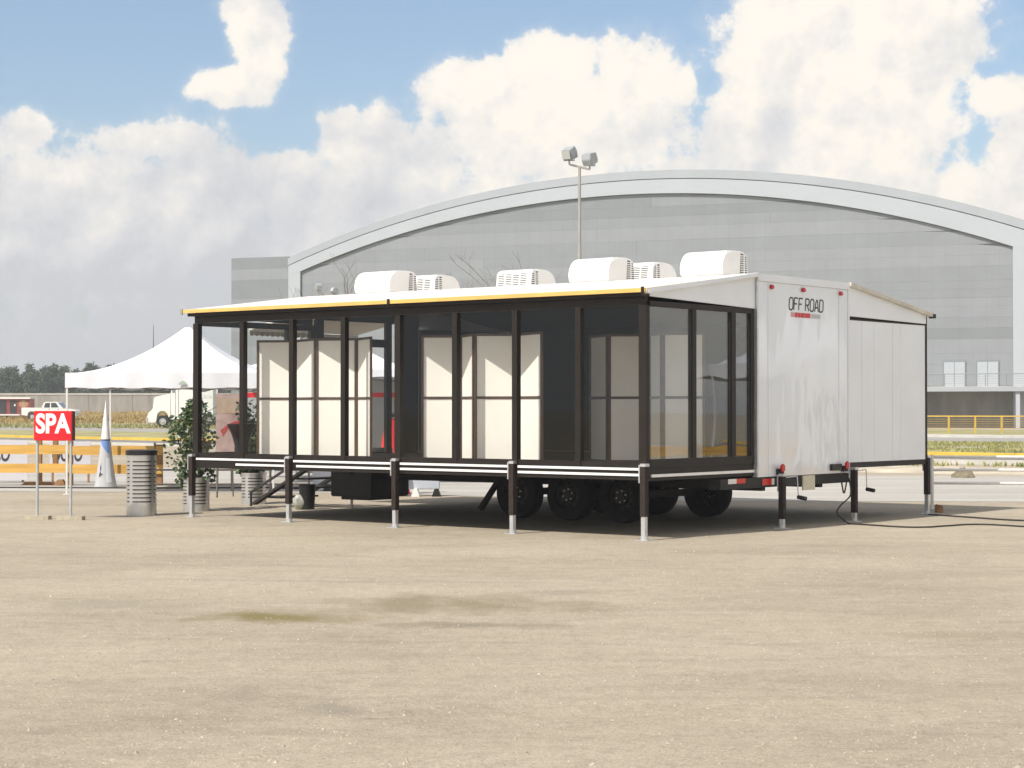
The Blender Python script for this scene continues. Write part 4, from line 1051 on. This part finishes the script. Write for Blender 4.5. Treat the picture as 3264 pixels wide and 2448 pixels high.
# chock and boulder
B().prism([(-.06, 0), (.06, 0), (.05, .11), (-.05, .13)], lambda p, q, w: (p, w, q), -.05, .05).obj('wooden_chock', WPOST, bevel=.01, loc=(6.62, 29.65, 0), label='small brown wooden block on the ground by the white railing', cat='block')
b = B(); r = random.Random(6)
for k in range(9):
    ph = (k / 8) * math.pi / 2
    for i in range(18):
        a = i / 18 * 6.283; rr = math.cos(ph) * (1 + .18 * smooth_noise(math.cos(a) * 2, math.sin(a) * 2 + k * .3, 2)); b.v.append((.26 * rr * math.cos(a), .22 * rr * math.sin(a), .24 * math.sin(ph) * (1 + .16 * smooth_noise(a * 1.7, k * .9, 5) + .10 * r.uniform(-1, 1))))
b.f = [(k * 18 + i, k * 18 + (i + 1) % 18, (k + 1) * 18 + (i + 1) % 18, (k + 1) * 18 + i) for k in range(8) for i in range(18)]
b.obj('dirt_boulder', mat('earthy_boulder', (.22, .19, .125), .95, var=.35, vscale=4, bump=.8, bscale=9), loc=(10.55, 44.7, -.02), fix=False, label='lump of brown earth lying beyond the white railing', cat='boulder')
# cables
def cable(name, pts, rad, m, label, cat='cable'):
    P = [Vector(p) for p in pts]; out = []
    for i in range(len(P) - 1):
        p0, p1, p2, p3 = P[max(0, i - 1)], P[i], P[i + 1], P[min(len(P) - 1, i + 2)]
        for k in range(10):
            t = k / 10; out.append(.5 * ((2 * p1) + (p2 - p0) * t + (2 * p0 - 5 * p1 + 4 * p2 - p3) * t * t + (3 * p1 - p0 - 3 * p2 + p3) * t ** 3))
    out.append(P[-1]); return B().tube(out, rad, 6).obj(name, m, smooth=True, label=label, cat=cat)
CBL = mat('cable_rubber', (.03, .028, .026), .7)
a = tw(-.12, 4.62, .70)
cable('power_cable', [tuple(a), tuple(a + Vector((.04, -.03, -.28))), tuple(a + Vector((.10, -.02, -.06))), tuple(a + Vector((.13, -.05, -.30))), tuple(a + Vector((-.02, -.1, -.45))), (a.x - .08, a.y - .2, .14), (a.x + .05, a.y - .35, .014), (4.75, 26.5, .012), (5.25, 25.85, .012), (5.6, 25.8, .012), (5.9, 26.05, .012), (6.5, 26.4, .012), (7.4, 25.5, .012), (9, 25.2, .012)], .011, CBL, 'black power cable hanging from the trailer and snaking out to the right')
cable('power_cable', [(6.3, 28.9, .012), (6.7, 28.2, .012), (7.3, 27.3, .012), (8.6, 26.7, .012)], .012, CBL, 'straight black cable on the ground from the far corner jack')
cable('ground_cable', [(-14, 39.0, .014), (-10, 38.7, .014), (-7.5, 38.5, .014), (-5, 38.6, .014), (-2, 38.8, .014)], .02, CBL, 'dark cable lying along the pavement behind the plank fence')
cable('garden_hose', [(-1.6, 34.0, .55), (-1.0, 34.1, .52), (-.4, 34.2, .56), (.2, 34.3, .58)], .012, mat('green_hose', (.05, .22, .15), .5), 'green hose strung beneath the trailer body', 'hose')

# tent and plank barrier standing beyond the right picture edge: the end glass and white wall mirror them
fc = copy_tree(FENCE); fc.location = (15.5, 31.5, 0); fc.rotation_euler = (0, 0, R(100)); fc['label'] = 'plank barrier beyond the right picture edge, mirrored in the end glass'
tent((21.5, 33.2, 0), 5.0, 2.6, 2.3, 3.9, 'white tent beyond the right picture edge, mirrored in the end glass', R(12), wall=False)

def feather_flag(loc, hgt, label):
    t = thing('feather_flag', label, 'flag', loc, R(112), 'white feather flags beyond the right picture edge')
    B().cyl((0, 0, 0), (0, 0, hgt * .97), .014, n=8).obj('pole', PIPE, t); B().box(-.2, .2, -.2, .2, 0, .03).obj('base', CHASSIS, t)
    pts = [(.0, .55), (.40, .60), (.43, 1.2), (.42, hgt - .5), (.36, hgt - .2), (.24, hgt - .03), (.12, hgt), (.02, hgt - .06)]
    B().prism(pts, lambda p, q, w: (p, w, q), -.006, .006).obj('sail', CLOTH, t)
for k, (x, y, hh_) in enumerate(((12.36, 29.3, 2.6), (12.62, 29.85, 2.75), (12.98, 30.42, 2.9))):
    feather_flag((x, y, 0), hh_, ('shortest', 'middle', 'tallest')[k] + ' white feather flag beyond the right picture edge, mirrored in the white wall')

# ================================================================== FAR LEFT: VEHICLES, WALL, TREES
def far_wheel(name, x, y, rad, wd, parent, rimm=ALU):
    b = B(); b.lathe([(rad * .55, -wd / 2), (rad * .92, -wd / 2), (rad, -wd * .3), (rad, wd * .3), (rad * .92, wd / 2), (rad * .55, wd / 2), (rad * .55, -wd / 2)], (x, y, rad), 24, 'y'); w = b.obj(name, TYRE, parent, smooth=True)
    b = B(); b.lathe([(rad * .56, -wd * .45), (rad * .45, -wd * .2), (rad * .2, -wd * .25), (rad * .16, -wd * .5), (0, -wd * .52)], (x, y, rad), 20, 'y'); b.obj('rim', rimm, w, smooth=True, fix=False)
CARW = mat('vehicle_white', (.80, .80, .78), .3, var=.02, vscale=2, coat=.4); CGL = mat('vehicle_glass', (.03, .035, .04), .08, spec=.7); CGL2 = mat('vehicle_windscreen', (.20, .23, .24), .06, spec=.8)
CHROME = mat('bright_alloy', (.70, .70, .69), .25, .7)
# pickup, facing right
t = thing('pickup_truck', 'white crew cab pickup truck parked on the dry bank, partly behind the red sign', 'pickup', (-51.8, 215, .34), R(-4))
t.scale = (1.12, 1.12, 1.12)
prof = [(-2.75, .55), (-2.78, 1.22), (-2.70, 1.28), (-.72, 1.27), (-.70, 1.22), (1.35, 1.20), (2.55, 1.08), (2.72, .95), (2.76, .5), (2.2, .42), (2.15, .75), (1.95, .9), (1.55, .9), (1.35, .75), (1.3, .42), (-1.25, .42), (-1.3, .75), (-1.5, .9), (-1.9, .9), (-2.1, .75), (-2.15, .45)]
B().prism(prof, lambda p, q, w: (p, w, q), -.93, .93).obj('body', CARW, t, bevel=.02)
cabp = [(-.78, 1.26), (-.52, 1.80), (-.35, 1.86), (.72, 1.86), (.85, 1.82), (1.42, 1.22)]
cb = B().prism(cabp, lambda p, q, w: (p, w, q), -.80, .80).obj('cab', CARW, t, bevel=.02)
for pts in ([(-.52, 1.30), (-.36, 1.74), (.10, 1.76), (.10, 1.30)], [(.22, 1.30), (.22, 1.76), (.70, 1.76), (1.02, 1.30)]):
    B().prism(pts, lambda p, q, w: (p, w, q), -.812, -.802).obj('side_window', CGL, cb)
B().prism([(.92, 1.76), (1.36, 1.26), (1.38, 1.28), (.94, 1.79)], lambda p, q, w: (p + .02, w, q), -.70, .70).obj('windscreen', CGL2, cb)
B().box(-2.86, -2.76, -.9, .9, .5, .68).obj('bumper', CHROME, t); B().box(2.74, 2.86, -.92, .92, .48, .70).obj('bumper', CHROME, t)
for x in (-.02, .9): B().box(x, x + .16, -.945, -.932, 1.08, 1.12).obj('door_handle', BLACK, t)
for x in (-1.7, 1.75): far_wheel('wheel', x, -.78, .39, .26, t, CHROME); far_wheel('wheel', x, .78, .39, .26, t, CHROME)
# red concession trailer at the left edge
RB_ = mat('concession_red', (.30, .045, .03), .5, var=.25, vscale=1.5); TAN = mat('mural_tan', (.42, .25, .13), .6, var=.3, vscale=3)
t = thing('concession_trailer', 'dark red concession trailer with two serving hatches at the left picture edge', 'trailer', (-59.6, 226, .46))
B().box(-4.2, 2.6, 0, 2.2, .35, 2.35).obj('body', RB_, t); B().box(-4.3, 2.7, -.25, 2.3, 2.36, 2.55).obj('roof', LETW, t)
for x in (-.55, .65): B().box(x - .40, x + .40, -.03, -.002, .62, 2.2).obj('hatch', DARKGAP, t)
B().box(.75, .92, -.06, -.035, 1.5, 1.75).obj('menu_card', LETW, t); B().box(-4.2, 1.45, -.3, -.01, .40, .55).obj('counter', LETW, t)
b = B(); b.prism([(1.85 + .55 * math.cos(i / 18 * 6.283), 1.75 + .45 * math.sin(i / 18 * 6.283)) for i in range(18)], lambda p, q, w: (p, w, q), -.02, -.002); b.obj('mural', TAN, t)
B().box(1.4, 2.5, -.021, -.002, .5, 1.2).obj('lower_mural', mat('mural_brown', (.16, .08, .05), .6, var=.3, vscale=3), t)
for x in (-1.3, -.4): far_wheel('wheel', x, .3, .34, .22, t)
# semi truck
t = thing('semi_truck', 'white tractor truck with its nose to the left, behind the white tent', 'truck', (-31.3, 165, .02), R(3))
hood = [(0.0, .42), (-.06, .9), (.04, 1.25), (.34, 1.52), (.44, 1.68), (.52, 2.5), (.66, 2.64), (1.2, 2.78), (1.95, 2.9), (1.95, .85), (1.78, .85), (1.70, 1.18), (1.45, 1.42), (1.10, 1.42), (.84, 1.18), (.76, .62), (.70, .42)]
B().prism(hood, lambda p, q, w: (p, w, q), -1.1, 1.1).obj('hood', CARW, t, bevel=.03)
cab = B().prism([(1.96, 2.95), (2.1, 3.5), (2.2, 3.75), (2.37, 3.85), (2.37, .7), (1.99, .7)], lambda p, q, w: (p, w, q), -1.15, 1.15).obj('cab', CARW, t, bevel=.03)
B().prism([(2.08, 3.0), (2.17, 3.45), (2.33, 3.5), (2.33, 3.0)], lambda p, q, w: (p, w, q), -1.165, -1.152).obj('side_window', CGL2, cab)
sl = B().box(2.40, 5.6, -1.2, 1.2, .72, 3.9).obj('sleeper', CARW, t, bevel=.03)
B().box(2.62, 2.66, -1.21, -1.201, .9, 3.3).obj('seam', SEAM, sl); B().box(4.2, 4.7, -1.21, -1.201, 1.05, 1.5).obj('door_panel', FASC2, sl)
text('lettering', 'ROA', .38, GRYP, sl, (5.15, -1.206, 2.62), (R(90), 0, 0), .002)
text('small_lettering', 'T', .3, GRYP, sl, (4.45, -1.215, 1.4), (R(90), 0, 0), .002)
B().box(1.9, 8.5, -.45, .45, .62, .9).obj('chassis', CHASSIS, t)
B().box(-.12, .02, -1.15, 1.15, .38, .85).obj('bumper', CHROME, t)
far_wheel('wheel', 1.28, -.95, .53, .32, t, CHROME); far_wheel('wheel', 1.28, .95, .53, .32, t, CHROME)
for x in (5.2, 6.4): far_wheel('wheel', x, -.9, .53, .5, t, CHROME); far_wheel('wheel', x, .9, .53, .5, t, CHROME)
B().cyl((3.1, -1.0, .95), (4.6, -1.0, .95), .3, n=18).obj('fuel_tank', CHROME, t, smooth=True)

# perimeter wall in cast bays
WALLM = mat('perimeter_concrete', (.30, .28, .25), .9, var=.25, vscale=.8, stretch=(1, 1, .25), col2=(.40, .38, .35)); COPE = mat('wall_coping', (.48, .46, .42), .85, var=.1, vscale=1)
t = thing('perimeter_wall', 'long grey concrete perimeter wall below the tree line', 'wall', (0, 262, 1.0))
x = -130.
while x < 2:
    B().box(x, x + 5.96, 0, .25, 0, 2.55).obj('bay', WALLM, t); B().box(x - .02, x + 5.97, -.06, .31, 2.552, 2.80).obj('coping', COPE, t); x += 6
# trees behind the wall
PINE = mat('casuarina_foliage', (.055, .085, .045), .8, var=.4, vscale=.6, col2=(.10, .14, .075)); PBARK = mat('casuarina_bark', (.07, .055, .045), .9, var=.3, vscale=4)
def far_tree(seed):
    r = random.Random(seed); H = 6.8 * r.uniform(.94, 1.06); b = B()
    b.tube([(0, 0, -.5), (r.uniform(-.15, .15), 0, H * .45), (r.uniform(-.25, .25), 0, H * .93)], .11, 7)
    tr_ = b
    f = B()
    for k in range(34):
        q = (k + .5) / 34; z = H * (.0 + 1.0 * q); sp = 1.2 * (1 - q ** 3) * r.uniform(.6, 1.1) + .28
        a = r.uniform(0, 6.28); c = (sp * .7 * math.cos(a), sp * .7 * math.sin(a), z)
        tr_.cyl((0, 0, z - .4), c, .04, .015, 5); leaves(f, c, .80 * (1.1 - .45 * q), 60, .36, r, (1, 1, 1), .05)
    return tr_, f
protos = []
for s in range(4):
    a_, f_ = far_tree(40 + s)
    t = thing('casuarina_tree', 'dark slender tree in the row behind the perimeter wall', 'tree', (0, 0, 0), 0, 'row of dark trees behind the perimeter wall')
    a_.obj('trunk', PBARK, t); f_.obj('crown', PINE, t, fix=False); protos.append(t)
r = random.Random(77); k = 0; x = -92.
while x < -40:
    for row in range(3):
        o = protos[k] if k < 4 else copy_tree(protos[r.randrange(4)])
        o.location = (x + r.uniform(-.5, .5) + row * .6, 294 + row * 5 + r.uniform(-1.5, 1.5), 1.0); o.rotation_euler = (0, 0, r.uniform(0, 6.28)); s = r.uniform(.82, 1.12); o.scale = (s, s, s); k += 1
    x += r.uniform(1.15, 1.6)
# antenna mast and thin flag poles beyond the trees
t = thing('antenna_mast', 'thin dark antenna mast far behind the white tent', 'mast', (-75.06, 400, 1))
b = B()
for a in range(3):
    c, s = .5 * math.cos(a * 2.094), .5 * math.sin(a * 2.094); b.bar((c, s, 0), (c * .5, s * .5, 13.5), .14, .14)
for i in range(13):
    b.bar((.5 - i * .02, 0, i), (-.25, .43, i + 1), .07, .07); b.bar((-.25, -.43, i), (.5 - i * .02, 0, i + 1), .07, .07)
b.obj('lattice', STEELD, t); B().cyl((0, 0, 13.3), (0, 0, 18.3), .10, .05, 8).obj('whip', STEELD, t)

# bare tree behind the trailer roof
def bare_tree(loc, height, seed, label, spread=1.):
    r = random.Random(seed); b = B(); t = thing('bare_tree', label, 'tree', loc)
    tw_ = B()
    def grow(p, d, L_, rad, lev):
        q = p + d * L_; (b if lev < 3 else tw_).cyl(p, q, rad, rad * .68, 6, caps=False)
        if lev >= 6: return
        for _ in range(2 if lev else 4):
            nd = (d + Vector((r.uniform(-1, 1) * spread, r.uniform(-1, 1) * spread, r.uniform(-.25, .45))) * (.75 if lev else .8)).normalized()
            grow(q if r.random() < .7 else p + d * L_ * .7, nd, L_ * r.uniform(.66, .85), rad * .66, lev + 1)
    grow(Vector((0, 0, 0)), Vector((0, 0, 1)), height * .34, .075, 0)
    TWG = mat('bare_twigs', (.24, .21, .19), .9, var=.2, vscale=5)
    b.obj('trunk', TWG, t, fix=False); tw_.obj('crown', TWG, t, fix=False)
bare_tree((-1.25, 62, 0), 6.3, 9, 'leafless tree whose twigs show above the white roof', 1.15)
bare_tree((-5.6, 66, 0), 5.9, 14, 'small leafless tree peeping over the left part of the white roof', 1.0)

# ================================================================== HAZE
hb = B().box(-760, 760, -190, 1450, -1, 32).obj('haze', None, kind='stuff')
hm = bpy.data.materials.new('haze_air'); hm.use_nodes = True; hn = hm.node_tree; hn.nodes.clear()
pv = hn.nodes.new('ShaderNodeVolumePrincipled'); pv.inputs['Color'].default_value = (.93, .95, .97, 1); pv.inputs['Density'].default_value = .0007; pv.inputs['Anisotropy'].default_value = .2
ho = hn.nodes.new('ShaderNodeOutputMaterial'); hn.links.new(pv.outputs[0], ho.inputs['Volume']); hb.data.materials.append(hm)
tag(hb, 'thin pale haze filling the air over the lot', 'haze')
